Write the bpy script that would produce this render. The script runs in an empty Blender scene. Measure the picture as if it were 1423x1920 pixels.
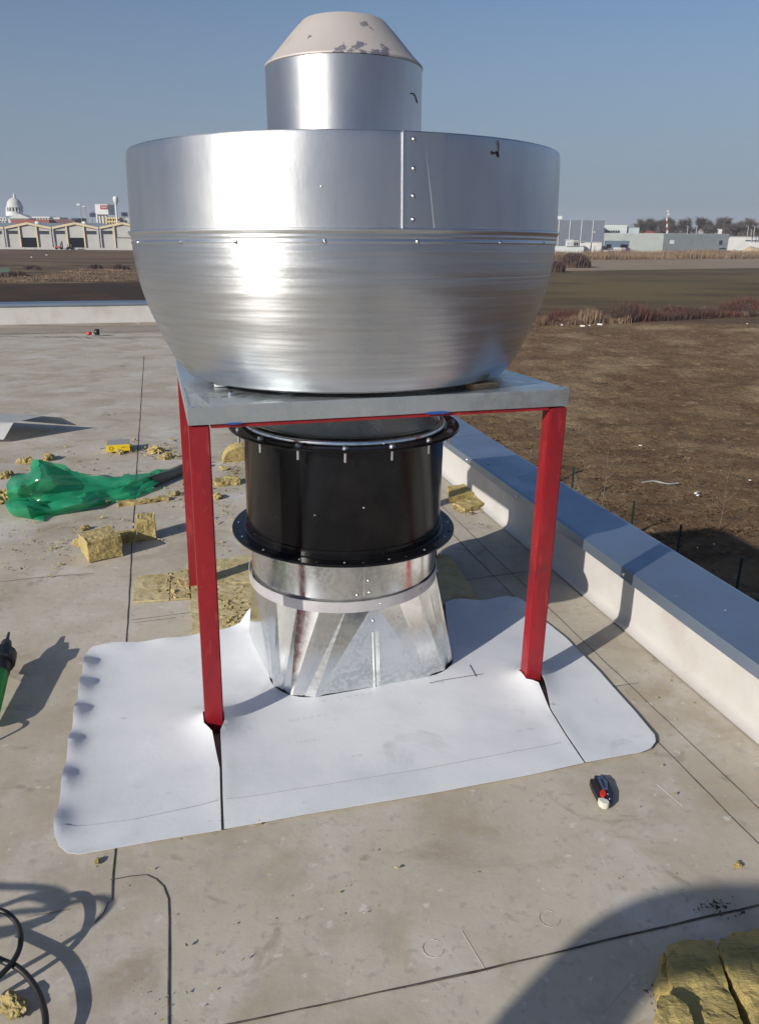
import bpy, bmesh, math, random
from mathutils import Vector, Matrix, noise
from mathutils.geometry import delaunay_2d_cdt
random.seed(7)
S = bpy.context.scene
COL = S.collection
R = math.radians
# ---------------------------------------------------------------- camera, sky, sun, exposure
F_, PITCH, ROLL, CH = 1500.0, .33865, .00807, 1.9
cd = bpy.data.cameras.new('camera'); cam = bpy.data.objects.new('camera', cd); COL.objects.link(cam)
cf = Vector((0, math.cos(PITCH), -math.sin(PITCH))); cu0 = Vector((0, math.sin(PITCH), math.cos(PITCH))); cx0 = Vector((1, 0, 0))
cxv = cx0*math.cos(ROLL)+cu0*math.sin(ROLL); cuv = -cx0*math.sin(ROLL)+cu0*math.cos(ROLL)
m = Matrix((cxv, cuv, -cf)).transposed().to_4x4(); m.translation = (0, 0, CH); cam.matrix_world = m
cd.sensor_fit = 'VERTICAL'; cd.sensor_height = 24; cd.lens = 24*F_/1920
cd.clip_start = .02; cd.clip_end = 9000
S.camera = cam
SAZ, SEL = 45.0, 24.3      # shadows fall towards this azimuth; sun height
w = bpy.data.worlds.new('World'); S.world = w; w.use_nodes = True
nt = w.node_tree; nt.nodes.clear()
sky = nt.nodes.new('ShaderNodeTexSky'); sky.sky_type = 'NISHITA'; sky.sun_disc = False
sunv = Vector((-math.cos(R(SAZ))*math.cos(R(SEL)), -math.sin(R(SAZ))*math.cos(R(SEL)), math.sin(R(SEL))))
sky.sun_elevation = R(SEL); sky.sun_rotation = math.atan2(sunv.x, sunv.y)
sky.altitude = 100; sky.air_density = 1.0; sky.dust_density = 1.2; sky.ozone_density = 3.0
bg = nt.nodes.new('ShaderNodeBackground'); bg.inputs[1].default_value = .075
wo = nt.nodes.new('ShaderNodeOutputWorld')
# pale bluish haze band low in the sky, the same all the way round
tcw = nt.nodes.new('ShaderNodeTexCoord'); sx = nt.nodes.new('ShaderNodeSeparateXYZ'); nt.links.new(tcw.outputs['Generated'], sx.inputs[0])
mr = nt.nodes.new('ShaderNodeMapRange'); mr.interpolation_type = 'SMOOTHSTEP'; mr.inputs[1].default_value = -.02; mr.inputs[2].default_value = .34; mr.inputs[3].default_value = .88; mr.inputs[4].default_value = 0; nt.links.new(sx.outputs[2], mr.inputs[0])
mx = nt.nodes.new('ShaderNodeMix'); mx.data_type = 'RGBA'; nt.links.new(mr.outputs[0], mx.inputs[0]); nt.links.new(sky.outputs[0], mx.inputs[6]); mx.inputs[7].default_value = (2.95, 3.52, 4.15, 1)
tn = nt.nodes.new('ShaderNodeMix'); tn.data_type = 'RGBA'; tn.blend_type = 'MULTIPLY'; tn.inputs[0].default_value = 1; nt.links.new(mx.outputs[2], tn.inputs[6]); tn.inputs[7].default_value = (.97, 1.01, 1.10, 1)
nt.links.new(tn.outputs[2], bg.inputs[0]); nt.links.new(bg.outputs[0], wo.inputs[0])
sd = bpy.data.lights.new('sun', 'SUN'); sd.energy = 4.4; sd.angle = R(.53); sd.color = (1, .94, .85)
sun = bpy.data.objects.new('sun', sd); COL.objects.link(sun); sun.rotation_euler = (-sunv).to_track_quat('-Z', 'Y').to_euler()
S.view_settings.view_transform = 'Standard'; S.view_settings.look = 'None'; S.view_settings.exposure = .12
S.view_settings.gamma = 1; S.view_settings.use_curve_mapping = False
S.cycles.max_bounces = 6; S.cycles.volume_bounces = 0

# ---------------------------------------------------------------- helpers
HG = 13.6           # roof above the fields
TH = .26604
AV = Vector((math.cos(TH), math.sin(TH), 0)); BV = Vector((-math.sin(TH), math.cos(TH), 0))
def ray(px, py): return cxv*((px-711.5)/F_)-cuv*((py-960)/F_)+cf
def U(px, py, z=0.0):
    d = ray(px, py); t = (z-CH)/d.z; return Vector((d.x*t, d.y*t, z))
def atY(px, py, Y):
    d = ray(px, py); t = Y/d.y; return Vector((d.x*t, Y, CH+d.z*t))
def N(v, s=1.0, o=4, seed=0):
    return noise.fractal(Vector(v)*s+Vector((seed*17.3, seed*5.1, seed*3.7)), 1, 2, o)

def mat(name, col, rough=.6, metal=0., **k):
    """procedural material: two colours mixed by noise, optional bump."""
    M = bpy.data.materials.new(name); M.use_nodes = True; t = M.node_tree; n = t.nodes; L = t.links
    b = n['Principled BSDF']; b.inputs['Roughness'].default_value = rough; b.inputs['Metallic'].default_value = metal
    tc = n.new('ShaderNodeTexCoord'); co = tc.outputs['Object']
    if k.get('world'):
        g = n.new('ShaderNodeNewGeometry'); co = g.outputs['Position']
    def nz(sc, det=6, ro=.6, stretch=None, dist=0):
        x = n.new('ShaderNodeTexNoise'); x.inputs['Scale'].default_value = sc; x.inputs['Detail'].default_value = det
        x.inputs['Roughness'].default_value = ro; x.inputs['Distortion'].default_value = dist
        if stretch:
            mp = n.new('ShaderNodeMapping'); mp.inputs['Scale'].default_value = stretch
            L.new(co, mp.inputs[0]); L.new(mp.outputs[0], x.inputs[0])
        else: L.new(co, x.inputs[0])
        return x.outputs[0]
    def ramp(src, lo, hi):
        r = n.new('ShaderNodeMapRange'); r.inputs[1].default_value = lo; r.inputs[2].default_value = hi
        L.new(src, r.inputs[0]); return r.outputs[0]
    def mix(fac, a, c, mode='MIX', f=None):
        x = n.new('ShaderNodeMix'); x.data_type = 'RGBA'; x.blend_type = mode
        if f is not None and not hasattr(fac, 'links'): x.inputs[0].default_value = f
        if hasattr(fac, 'links'): L.new(fac, x.inputs[0])
        else: x.inputs[0].default_value = fac
        for i, v in ((6, a), (7, c)):
            if hasattr(v, 'links'): L.new(v, x.inputs[i])
            else: x.inputs[i].default_value = (*v, 1)
        return x.outputs[2]
    c = col
    for (cc, sc, lo, hi, *st) in k.get('layers', []):
        c = mix(ramp(nz(sc, *(st[:1] or [6]), stretch=st[1] if len(st) > 1 else None, dist=st[2] if len(st) > 2 else 0), lo, hi), c, cc)
    if hasattr(c, 'links'): L.new(c, b.inputs['Base Color'])
    else: b.inputs['Base Color'].default_value = (*c, 1)
    if 'bump' in k:
        prev = None
        for (sc, st, di, *s) in k['bump']:
            bp = n.new('ShaderNodeBump'); bp.inputs['Strength'].default_value = st; bp.inputs['Distance'].default_value = di
            L.new(nz(sc, 8, .65, stretch=s[0] if s else None), bp.inputs['Height'])
            if prev: L.new(prev, bp.inputs['Normal'])
            prev = bp.outputs[0]
        L.new(prev, b.inputs['Normal'])
    if 'rvar' in k:
        sc, a0, a1 = k['rvar'][:3]
        r = n.new('ShaderNodeMapRange'); r.inputs[1].default_value = .3; r.inputs[2].default_value = .7; r.inputs[3].default_value = a0; r.inputs[4].default_value = a1
        L.new(nz(sc, 6, stretch=k['rvar'][3] if len(k['rvar']) > 3 else None), r.inputs[0]); L.new(r.outputs[0], b.inputs['Roughness'])
    if 'aniso' in k:
        b.inputs['Anisotropic'].default_value = k['aniso']
        tg = n.new('ShaderNodeTangent'); tg.direction_type = 'RADIAL'; tg.axis = 'Z'; L.new(tg.outputs[0], b.inputs['Tangent'])
    if 'arot' in k: b.inputs['Anisotropic Rotation'].default_value = k['arot']
    if 'spec' in k: b.inputs['Specular IOR Level'].default_value = k['spec']
    if 'trans' in k: b.inputs['Transmission Weight'].default_value = k['trans']
    return M

def link(name, me, mt=None, parent=None, label=None, cat=None, group=None, kind=None):
    o = bpy.data.objects.new(name, me); COL.objects.link(o)
    if mt and me is not None and not me.materials: me.materials.append(mt)
    if parent: o.parent = parent
    for kk, v in (('label', label), ('category', cat), ('group', group), ('kind', kind)):
        if v: o[kk] = v
    return o
def thing(name, loc, label, cat, group=None, rz=0, rot=None):
    o = link(name, None, None, None, label, cat, group); o.location = loc; o.rotation_euler = rot or (0, 0, rz); return o
def bmnew(): return bmesh.new()
def done(bm, name, mt, parent=None, smooth=False, **k):
    me = bpy.data.meshes.new(name); bm.normal_update()
    if smooth:
        for f in bm.faces: f.smooth = True
    bm.to_mesh(me); bm.free(); return link(name, me, mt, parent, **k)
def box(bm, c, s, rot=None, bevel=0):
    M = Matrix.Translation(Vector(c)) @ ((rot or Matrix()).to_4x4()) @ Matrix.Diagonal((*s, 1))
    r = bmesh.ops.create_cube(bm, size=1, matrix=M)
    if bevel:
        es = list({e for v in r['verts'] for e in v.link_edges})
        bmesh.ops.bevel(bm, geom=es, offset=bevel, segments=2, affect='EDGES', profile=.6)
def rz(a): return Matrix.Rotation(a, 4, 'Z')
def lathe(bm, prof, n=96, a0=0., a1=2*math.pi, close=False):
    rows = []; full = abs(a1-a0-2*math.pi) < 1e-6
    m_ = n if full else n+1
    for (r, z) in prof:
        rows.append([bm.verts.new((r*math.cos(a0+(a1-a0)*i/n), r*math.sin(a0+(a1-a0)*i/n), z)) for i in range(m_)])
    R_ = range(len(rows)-1+(1 if close else 0))
    for j in R_:
        A, B = rows[j], rows[(j+1) % len(rows)]
        for i in range(n):
            k = (i+1) % m_
            if not full and i == n: continue
            bm.faces.new((A[i], A[k], B[k], B[i]))
    return rows
def tube(bm, pts, r, n=8, cap=True):
    pts = [Vector(p) for p in pts]; rings = []; up = Vector((0, 0, 1))
    for i, p in enumerate(pts):
        t = (pts[min(i+1, len(pts)-1)]-pts[max(i-1, 0)]).normalized()
        u = t.cross(up)
        if u.length < 1e-3: u = t.cross(Vector((1, 0, 0)))
        u.normalize(); v = t.cross(u); rr = r[i] if isinstance(r, (list, tuple)) else r
        rings.append([bm.verts.new(p+(u*math.cos(2*math.pi*k/n)+v*math.sin(2*math.pi*k/n))*rr) for k in range(n)])
    for a, b in zip(rings, rings[1:]):
        for k in range(n): bm.faces.new((a[k], a[(k+1) % n], b[(k+1) % n], b[k]))
    if cap and n > 2: bm.faces.new(rings[0][::-1]); bm.faces.new(rings[-1])
def spline(pts, k=8):
    pts = [Vector(p) for p in pts]; out = []
    for i in range(len(pts)-1):
        p0, p1, p2, p3 = pts[max(i-1, 0)], pts[i], pts[i+1], pts[min(i+2, len(pts)-1)]
        for j in range(k):
            t = j/k; out.append(.5*((2*p1)+(p2-p0)*t+(2*p0-5*p1+4*p2-p3)*t*t+(3*p1-p0-3*p2+p3)*t**3))
    out.append(pts[-1]); return out
def inpoly(p, poly):
    c = False; j = len(poly)-1
    for i in range(len(poly)):
        a, b = poly[i], poly[j]
        if (a[1] > p[1]) != (b[1] > p[1]) and p[0] < (b[0]-a[0])*(p[1]-a[1])/(b[1]-a[1])+a[0]: c = not c
        j = i
    return c
def dens(poly, step):
    out = []
    for i in range(len(poly)):
        a, b = Vector(poly[i][:2]), Vector(poly[(i+1) % len(poly)][:2]); k = max(1, int((b-a).length/step))
        out += [a+(b-a)*j/k for j in range(k)]
    return out
def sheet(name, poly, zf, thick, step, mt, parent=None, bottom=True, smooth=True, **k):
    """flexible sheet from a plan outline: constrained triangulation, height zf(x, y)"""
    B = dens(poly, step); xs = [p[0] for p in B]; ys = [p[1] for p in B]; P = list(B); nb = len(B)
    y = min(ys)+step*.6
    row = 0
    while y < max(ys):
        x = min(xs)+step*(.6 if row % 2 else .1)
        while x < max(xs):
            p = Vector((x+random.uniform(-.1, .1)*step, y))
            if inpoly(p, B): P.append(p)
            x += step
        y += step*.9; row += 1
    r = delaunay_2d_cdt(P, [], [list(range(nb))], 1, 1e-5)
    bm = bmnew()
    V = [bm.verts.new((v[0], v[1], zf(v[0], v[1]))) for v in r[0]]
    for f in r[2]:
        try: bm.faces.new([V[i] for i in f])
        except ValueError: pass
    bm.normal_update()
    if sum(f.normal.z for f in bm.faces) < 0: bmesh.ops.reverse_faces(bm, faces=bm.faces[:])
    if thick:
        bmesh.ops.solidify(bm, geom=bm.faces[:], thickness=thick)
        if min(v.co.z for v in bm.verts) < min(v.co.z for v in V if v.is_valid)-1e-6: pass
    o = done(bm, name, mt, parent, smooth=False, **k)
    if smooth: shade_auto(o, 40)
    return o
def shade_auto(o, deg=35):
    me = o.data
    for p in me.polygons: p.use_smooth = True
    me.set_sharp_from_angle(angle=R(deg))
def copy_tree(o, parent=None):
    c = o.copy(); COL.objects.link(c); c.parent = parent
    for ch in o.children: copy_tree(ch, c)
    return c

# ---------------------------------------------------------------- materials
M_roof = mat('roof_membrane', (.50, .45, .365), .7, world=True, layers=[((.41, .36, .28), 1.3, .42, .64, 9), ((.36, .295, .215), 2.6, .53, .70, 10, None, .6), ((.55, .51, .45), 1.7, .52, .66, 9), ((.27, .225, .17), 4.3, .61, .74, 10, (1, 1.3, 1), 1.2), ((.58, .55, .49), 17, .63, .69, 6), ((.27, .22, .17), 70, .66, .74, 4), ((.37, .31, .24), .8, .57, .70, 9, (1.3, 2.5, 1), 1.5), ((.40, .36, .31), 26, .56, .66, 8)],
             bump=[(1.6, .25, .03), (18, .12, .005), (300, .2, .001)], rvar=(2, .55, .82), spec=.25)
M_seam = mat('seam_dirt', (.045, .038, .03), .9, world=True, layers=[((.12, .10, .08), 12, .4, .6)])
M_wallm = mat('parapet_membrane', (.53, .51, .485), .6, world=True, layers=[((.44, .41, .375), 2.5, .45, .75, 6), ((.36, .31, .26), 1.0, .62, .8, 8)], bump=[(2, .3, .02), (60, .2, .001)])
M_cop = mat('coping_metal', (.32, .39, .48), .36, .78, world=True, layers=[((.27, .33, .42), 2, .4, .7, 5), ((.5, .5, .47), 9, .66, .75, 8)], bump=[(1.8, .12, .01), (6, .05, .004)], rvar=(4, .3, .45))
M_white = mat('white_sheet', (.70, .715, .73), .5, world=True, layers=[((.56, .575, .61), 1.6, .45, .75, 6), ((.46, .455, .46), 3.1, .60, .76, 10, None, .8), ((.36, .35, .35), 9, .66, .78, 9, (1, 2.5, 1)), ((.34, .31, .28), 60, .72, .80, 4)], bump=[(4, .25, .012), (120, .12, .0008)], spec=.4, rvar=(3, .4, .58))
M_al = mat('spun_aluminium', (.70, .715, .73), .40, 1., aniso=.8, arot=.25, layers=[((.62, .635, .65), 3, .45, .7, 6, (.6, .6, 22)), ((.60, .60, .60), 5, .60, .8, 8, (1, 1, 5))], bump=[(9, .10, .006, (.12, .12, 14)), (2.2, .12, .02, (1, 1, 1.6))], rvar=(5, .28, .46, (.4, .4, 9)))
M_alb = mat('rolled_aluminium', (.73, .735, .73), .4, 1., aniso=.7, arot=.25, layers=[((.66, .66, .68), 2.2, .4, .7, 5, (4, 4, .6))], bump=[(2.0, .18, .012, (1, 1, .4)), (14, .03, .002)], rvar=(3, .38, .52))
M_alt = mat('raw_cone_metal', (.47, .425, .395), .6, .2, layers=[((.16, .155, .19), 5.5, .585, .60, 9), ((.25, .235, .235), 11, .62, .68, 9)], bump=[(10, .15, .004)])
M_galv = mat('galvanised_steel', (.58, .63, .66), .3, .85, layers=[((.52, .57, .60), 3, .4, .6, 4), ((.62, .65, .66), 24, .45, .65, 3), ((.40, .43, .44), 2.2, .66, .82, 8)], bump=[(3, .1, .01)], rvar=(18, .24, .42))
M_shiny = mat('bright_galvanised', (.78, .80, .81), .14, 1., layers=[((.60, .63, .63), 7, .4, .65, 5), ((.8, .81, .82), 60, .45, .6, 2)], bump=[(3, .06, .006), (110, .05, .0005)], rvar=(30, .13, .24))
M_strap = mat('pale_strap', (.62, .60, .60), .4, .5, layers=[((.52, .5, .5), 9, .4, .7)])
M_black = mat('black_paint', (.006, .006, .007), .26, .0, layers=[((.02, .018, .017), 2.5, .5, .75, 6), ((.06, .055, .05), 60, .75, .8, 4)], bump=[(2, .08, .01)], rvar=(3, .16, .26), spec=.22)
M_red = mat('red_primer', (.27, .012, .018), .38, layers=[((.17, .010, .015), 2.5, .45, .7, 6, (3, 3, 1)), ((.36, .05, .045), 9, .56, .72, 8, (3, 3, .8)), ((.36, .06, .05), 26, .64, .76, 7), ((.10, .02, .018), 6, .62, .74, 9), ((.55, .40, .36), 75, .74, .77, 5)], bump=[(30, .12, .002)], spec=.5)
M_dark = mat('dark_gap', (.02, .018, .016), .9)
M_zinc = mat('zinc_bolt', (.62, .64, .66), .28, 1.)
M_ink = mat('marker_ink', (.012, .01, .02), .5)
M_wool = mat('rock_wool', (.46, .36, .15), .95, layers=[((.30, .235, .09), 14, .45, .65, 8), ((.60, .50, .26), 40, .55, .72, 6), ((.20, .16, .06), 5, .62, .8, 8)], bump=[(30, .9, .02), (130, .7, .005)])
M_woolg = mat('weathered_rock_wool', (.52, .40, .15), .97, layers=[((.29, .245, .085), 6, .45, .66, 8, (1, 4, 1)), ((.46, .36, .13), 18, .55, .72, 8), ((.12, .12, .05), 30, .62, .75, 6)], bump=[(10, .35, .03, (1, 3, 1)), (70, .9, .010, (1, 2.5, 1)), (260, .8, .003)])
M_wood = mat('pine_wood', (.55, .38, .20), .6, layers=[((.26, .15, .07), 30, .4, .6, 4, (.3, 6, 6))])
M_plast = mat('green_foil', (.02, .30, .14), .2, spec=.6, layers=[((.04, .40, .21), 4, .45, .65, 6)], bump=[(9, .3, .012)])
_t = M_plast.node_tree; _p = _t.nodes['Principled BSDF']; _tl = _t.nodes.new('ShaderNodeBsdfTranslucent'); _tl.inputs[0].default_value = (.05, .55, .26, 1); _tr = _t.nodes.new('ShaderNodeBsdfTransparent'); _tr.inputs[0].default_value = (.35, .85, .6, 1)
_m1 = _t.nodes.new('ShaderNodeMixShader'); _m1.inputs[0].default_value = .35; _m2 = _t.nodes.new('ShaderNodeMixShader'); _m2.inputs[0].default_value = .16
_t.links.new(_p.outputs[0], _m1.inputs[1]); _t.links.new(_tl.outputs[0], _m1.inputs[2]); _t.links.new(_m1.outputs[0], _m2.inputs[1]); _t.links.new(_tr.outputs[0], _m2.inputs[2]); _t.links.new(_m2.outputs[0], _t.nodes['Material Output'].inputs[0])
M_yel = mat('yellow_card', (.75, .52, .02), .55); M_grey = mat('grey_plastic', (.30, .30, .29), .5)
M_cable = mat('black_rubber', (.014, .014, .014), .45, bump=[(40, .1, .001)])
M_green = mat('green_plastic', (.01, .30, .03), .4); M_redp = mat('red_plastic', (.6, .03, .015), .35)
M_soil = mat('plowed_soil', (.245, .162, .088), .95, world=True, layers=[((.155, .096, .054), .22, .38, .62, 8), ((.36, .265, .155), .09, .52, .68, 8), ((.36, .27, .16), 1.3, .56, .72, 8), ((.08, .055, .036), 2.2, .58, .72, 6), ((.36, .28, .175), .5, .64, .76, 9)],
             bump=[(1.2, 1, .45), (5, 1, .2)], spec=.1)
M_soil_d = mat('dark_soil', (.072, .042, .028), .95, world=True, layers=[((.045, .031, .024), .05, .4, .6, 8), ((.10, .07, .048), .6, .55, .75, 9)], bump=[(1, .9, .4)], spec=.1)
M_soil_o = mat('olive_stubble', (.15, .108, .050), .95, world=True, layers=[((.085, .064, .035), .02, .4, .6, 8, (1, 3, 1)), ((.15, .105, .055), .03, .52, .7, 6, (1, 4, 1)), ((.16, .12, .07), .5, .58, .75, 8)], bump=[(.8, .8, .3)], spec=.1)
M_soil_b = mat('brown_field', (.18, .112, .064), .95, world=True, layers=[((.095, .066, .045), .02, .4, .6, 8, (.5, 3, 1)), ((.17, .12, .08), .2, .56, .75, 8)], bump=[(.8, .8, .3)], spec=.1)
M_pale = mat('pale_stubble', (.30, .235, .165), .95, world=True, layers=[((.24, .18, .125), .05, .4, .65, 8, (.5, 3, 1)), ((.34, .27, .2), .3, .55, .7, 8)], spec=.1)
M_dry = mat('dry_grass_ground', (.17, .12, .07), .95, world=True, layers=[((.07, .048, .032), .045, .42, .56, 8, (.5, 1.6, 1)), ((.27, .20, .12), .08, .54, .66, 8, (.5, 1.6, 1))], bump=[(.8, .9, .5)], spec=.1)

# ---------------------------------------------------------------- terrain
def fieldpoly(name, pts, z, mt):
    bm = bmnew(); vs = []
    for p in pts:
        q = U(p[0], p[1], -HG); q.z = -HG+z; vs.append(bm.verts.new(q))
    f = bm.faces.new(vs); bm.normal_update()
    if f.normal.z < 0: f.normal_flip()
    return done(bm, name, mt, kind='structure')
bm = bmnew(); bmesh.ops.create_grid(bm, x_segments=8, y_segments=8, size=4200, matrix=Matrix.Translation((0, 0, -HG)))
done(bm, 'ground', M_soil_b, kind='structure')
bm = bmnew()
NX, NY = 330, 360; rows = []
for j in range(NY+1):
    t = j/NY; y = 20+127*t**1.35
    x0, x1 = -30, 40+y*.75
    row = []
    for i in range(NX+1):
        x = x0+(x1-x0)*i/NX
        edge = min(1, i/6, (NX-i)/6, (NY-j)/8, j/4)
        p = Vector((x, y, 0))
        h = .10+.16*noise.fractal(p*.35, 1, 2, 3)+.16*abs(noise.noise(p*1.1+Vector((9, 2, 0))))+.11*noise.noise(p*2.6)+.07*noise.noise(p*5.5)
        d = (p.xy-Vector((0, 0))).dot(Vector((-.25, .97)))
        h += .05*math.sin(d*2.3)
        row.append(bm.verts.new((x, y, -HG+.02+max(0, h+.06)*edge)))
    rows.append(row)
for j in range(NY):
    for i in range(NX): bm.faces.new((rows[j][i], rows[j][i+1], rows[j+1][i+1], rows[j+1][i]))
done(bm, 'plowed_field', M_soil, kind='structure', smooth=True)
fieldpoly('olive_field', [(880, 607), (1700, 583), (1700, 508), (1100, 505), (880, 511)], .06, M_soil_o)
fieldpoly('pale_field', [(900, 511.5), (1100, 508), (1423, 503), (1700, 500), (1700, 485), (900, 487)], .10, M_pale)
fieldpoly('far_field', [(-300, 494), (420, 491), (420, 470), (-300, 468)], .12, M_soil_b)
fieldpoly('dry_grass_ground', [(-300, 534), (0, 533), (150, 531), (420, 528), (420, 491), (-300, 494)], .08, M_dry)
fieldpoly('dark_plowed_field', [(-300, 640), (440, 632), (420, 528), (150, 531), (0, 533), (-300, 534)], .05, M_soil_d)
# clods of turned earth
def clods(name, n, region, smin, smax, mt):
    bm = bmnew()
    for _ in range(n):
        px = random.uniform(*region[0]); py = random.uniform(*region[1]); q = U(px, py, -HG+.2)
        s = random.uniform(smin, smax)
        vs = [bm.verts.new(q+Vector((random.uniform(-1, 1), random.uniform(-1, 1), random.uniform(-.2, .55)))*s) for _ in range(4)]
        for f in ((0, 1, 2), (0, 2, 3), (0, 3, 1), (1, 3, 2)): bm.faces.new([vs[i] for i in f])
    bmesh.ops.recalc_face_normals(bm, faces=bm.faces[:])
    return done(bm, name, mt, kind='stuff')
c_ = clods('soil_clods', 16000, ((820, 1500), (606, 1060)), .04, .20, M_soil); c_['label'] = 'loose clods of turned brown earth across the plowed field'; c_['category'] = 'soil clods'

# ---------------------------------------------------------------- vegetation
def stems(name, n, pf, hf, wd, mt, lean=.25, kind='stuff', label=None, cat=None, parent=None):
    bm = bmnew()
    for _ in range(n):
        q = pf(); h = hf(q)*random.uniform(.55, 1.1); a = random.uniform(0, 6.28)
        tip = q+Vector((math.cos(a)*h*lean*random.random(), math.sin(a)*h*lean*random.random(), h))
        s = Vector((random.uniform(-1, 1), random.uniform(-.6, .6), 0)).normalized()*wd*random.uniform(.6, 1.5)
        mid = (q+tip)/2+Vector((random.uniform(-.1, .1), 0, 0))*h
        a_, b_, c1, d1, e1 = [bm.verts.new(v) for v in (q-s, q+s, mid+s, mid-s, tip)]
        bm.faces.new((a_, b_, c1, d1)); bm.faces.new((d1, c1, e1))
    return done(bm, name, mt, parent, kind=kind, label=label, cat=cat)
M_rs = mat('red_twigs', (.115, .042, .030), .8, world=True, layers=[((.06, .034, .026), .12, .42, .56, 6), ((.19, .13, .08), .25, .56, .66, 6)])
M_reed = mat('dry_reed', (.26, .17, .10), .85, world=True, layers=[((.17, .11, .075), .04, .42, .62, 6), ((.34, .25, .15), .3, .55, .72, 6)])
def between(p, q): return lambda: Vector(U(*[a+(b-a)*t for a, b in zip(p, q)], -HG)) if (t := random.random()) or True else None
def strip(p0, p1, d0):
    A, B = U(*p0, -HG), U(*p1, -HG)
    def f():
        t = random.random(); q = A+(B-A)*t; q.y += random.uniform(0, d0); q.x += random.uniform(-1, 1)*.5; return q
    return f
def patchy(base, amp, sc): return lambda q: max(.25, base+amp*noise.noise(Vector((q.x, q.y, 0))*sc)*2)
stems('red_bramble_hedge', 26000, strip((955, 616), (1450, 592), 9), patchy(1.9, 1.3, .12), .035, M_rs, .5, label='long dense row of dark red leafless brambles along the field edge', cat='hedge')
stems('dry_reed_clumps', 3500, strip((980, 616), (1180, 606), 3), patchy(1.7, 1.0, .2), .04, M_reed, .2, label='tan dry reeds standing in front of the red brambles', cat='reeds')
stems('reed_belt', 26000, strip((930, 489), (1500, 485), 50), patchy(4.2, 1.8, .03), .10, M_reed, .3, label='belt of tall tan reeds in front of the pale factory halls', cat='reeds')
M_br = mat('brown_bush', (.075, .042, .034), .85, world=True, layers=[((.12, .07, .05), .4, .5, .7)])
def bush(px, py, wpx, h, n, label, mt=M_br):
    c = U(px, py, -HG); sc = c.y/F_; 
    t = thing('bush', c, label, 'bush', 'dark bushes on the field margins')
    W = wpx*sc/2
    def pf():
        a = random.random()*6.28; r = math.sqrt(random.random()); return Vector((math.cos(a)*r*W, math.sin(a)*r*W*.6, 0))
    stems('twigs', n, pf, lambda q: h*math.sqrt(max(.1, 1-(q.x/W)**2)), .035+.0004*c.y, mt, .5, kind=None, parent=t)
bush(1075, 502, 60, 6.5, 2500, 'broad dark red-brown bush at the left end of the pale strip')
bush(1040, 511, 34, 4.6, 1600, 'small dark bush just right of the fan bowl at the olive field')
for (x, y, wp, h, lb) in [(60, 505, 34, 1.6, 'low dark bush in the dry grass left of the middle hall'), (180, 505, 30, 2.0, 'dark brown bush in the dry grass below the second open hall door'), (225, 506, 40, 2.2, 'dark bush in the dry grass beside the fan bowl'), (30, 518, 50, 1.8, 'dark low bramble at the left edge of the dry grass')]:
    bush(x, y, wp, h, 500, lb)
stems('dry_weeds', 9000, strip((-60, 531), (330, 527), 90), patchy(.45, .35, .08), .06, M_reed, .5, label='patchy tan weeds on the strip between brown fields', cat='weeds')
M_net = mat('green_net', (.06, .10, .075), .8)
t = thing('net_fence', U(0, 512, -HG), 'short grey-green mesh fence at the left edge of the field', 'fence')
A = U(-40, 512, -HG)-t.location; B = U(22, 511, -HG)-t.location
bm = bmnew(); box(bm, (A+B)/2+Vector((0, 0, .95)), ((B-A).length, .04, 1.7)); done(bm, 'mesh_panel', M_net, t)
for k in range(4):
    p = A+(B-A)*k/3; bm = bmnew(); box(bm, p+Vector((0, 0, 1)), (.12, .12, 2.1)); done(bm, 'post', M_net, t)

M_bark = mat('bare_bark', (.085, .070, .062), .9, layers=[((.12, .10, .08), 2, .4, .6)])
M_twig = mat('bare_twigs', (.095, .078, .070), .9)
def tree_meshes(seed, spread):
    random.seed(seed); tb = bmnew(); cb = bmnew()
    def br(p, d, l, r, lv, bm):
        q = p+d*l; tube(bm, [p, (p+q)/2+Vector((random.uniform(-.05, .05)*l, random.uniform(-.05, .05)*l, 0)), q], [r, r*.85, r*.7], 4, False)
        if lv == 0: return
        for k in range(3 if lv > 1 else 5):
            a = random.uniform(0, 6.28); s = random.uniform(.25, .62)*spread
            nd = (d+Vector((math.cos(a)*s, math.sin(a)*s, random.uniform(0, .25)))).normalized()
            br(p+d*l*random.uniform(.55, 1), nd, l*random.uniform(.55, .8), r*.6, lv-1, cb)
    br(Vector((0, 0, 0)), Vector((0, 0, 1)), 4.0, .42, 5, tb)
    bm2 = cb
    for v in [v.co.copy() for v in cb.verts if v.co.z > 3.5][::3]:
        for _ in range(1):
            d = Vector((random.uniform(-1, 1), random.uniform(-1, 1), random.uniform(-.2, 1))).normalized()*random.uniform(.6, 1.6)
            s = Vector((random.uniform(-1, 1), 0, random.uniform(-1, 1))).normalized()*.07
            a, b, c = bm2.verts.new(v-s), bm2.verts.new(v+s), bm2.verts.new(v+d); bm2.faces.new((a, b, c))
    ms = []
    for nm, b, mt in (('trunk', tb, M_bark), ('crown', cb, M_twig)):
        me = bpy.data.meshes.new(nm); b.to_mesh(me); b.free(); me.materials.append(mt); ms.append(me)
    H = max(v.co.z for v in ms[1].vertices)
    return ms, H
TM = [tree_meshes(s, sp) for s, sp in ((3, .8), (5, 1.0), (11, .65), (17, 1.15))]
random.seed(21)
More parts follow.
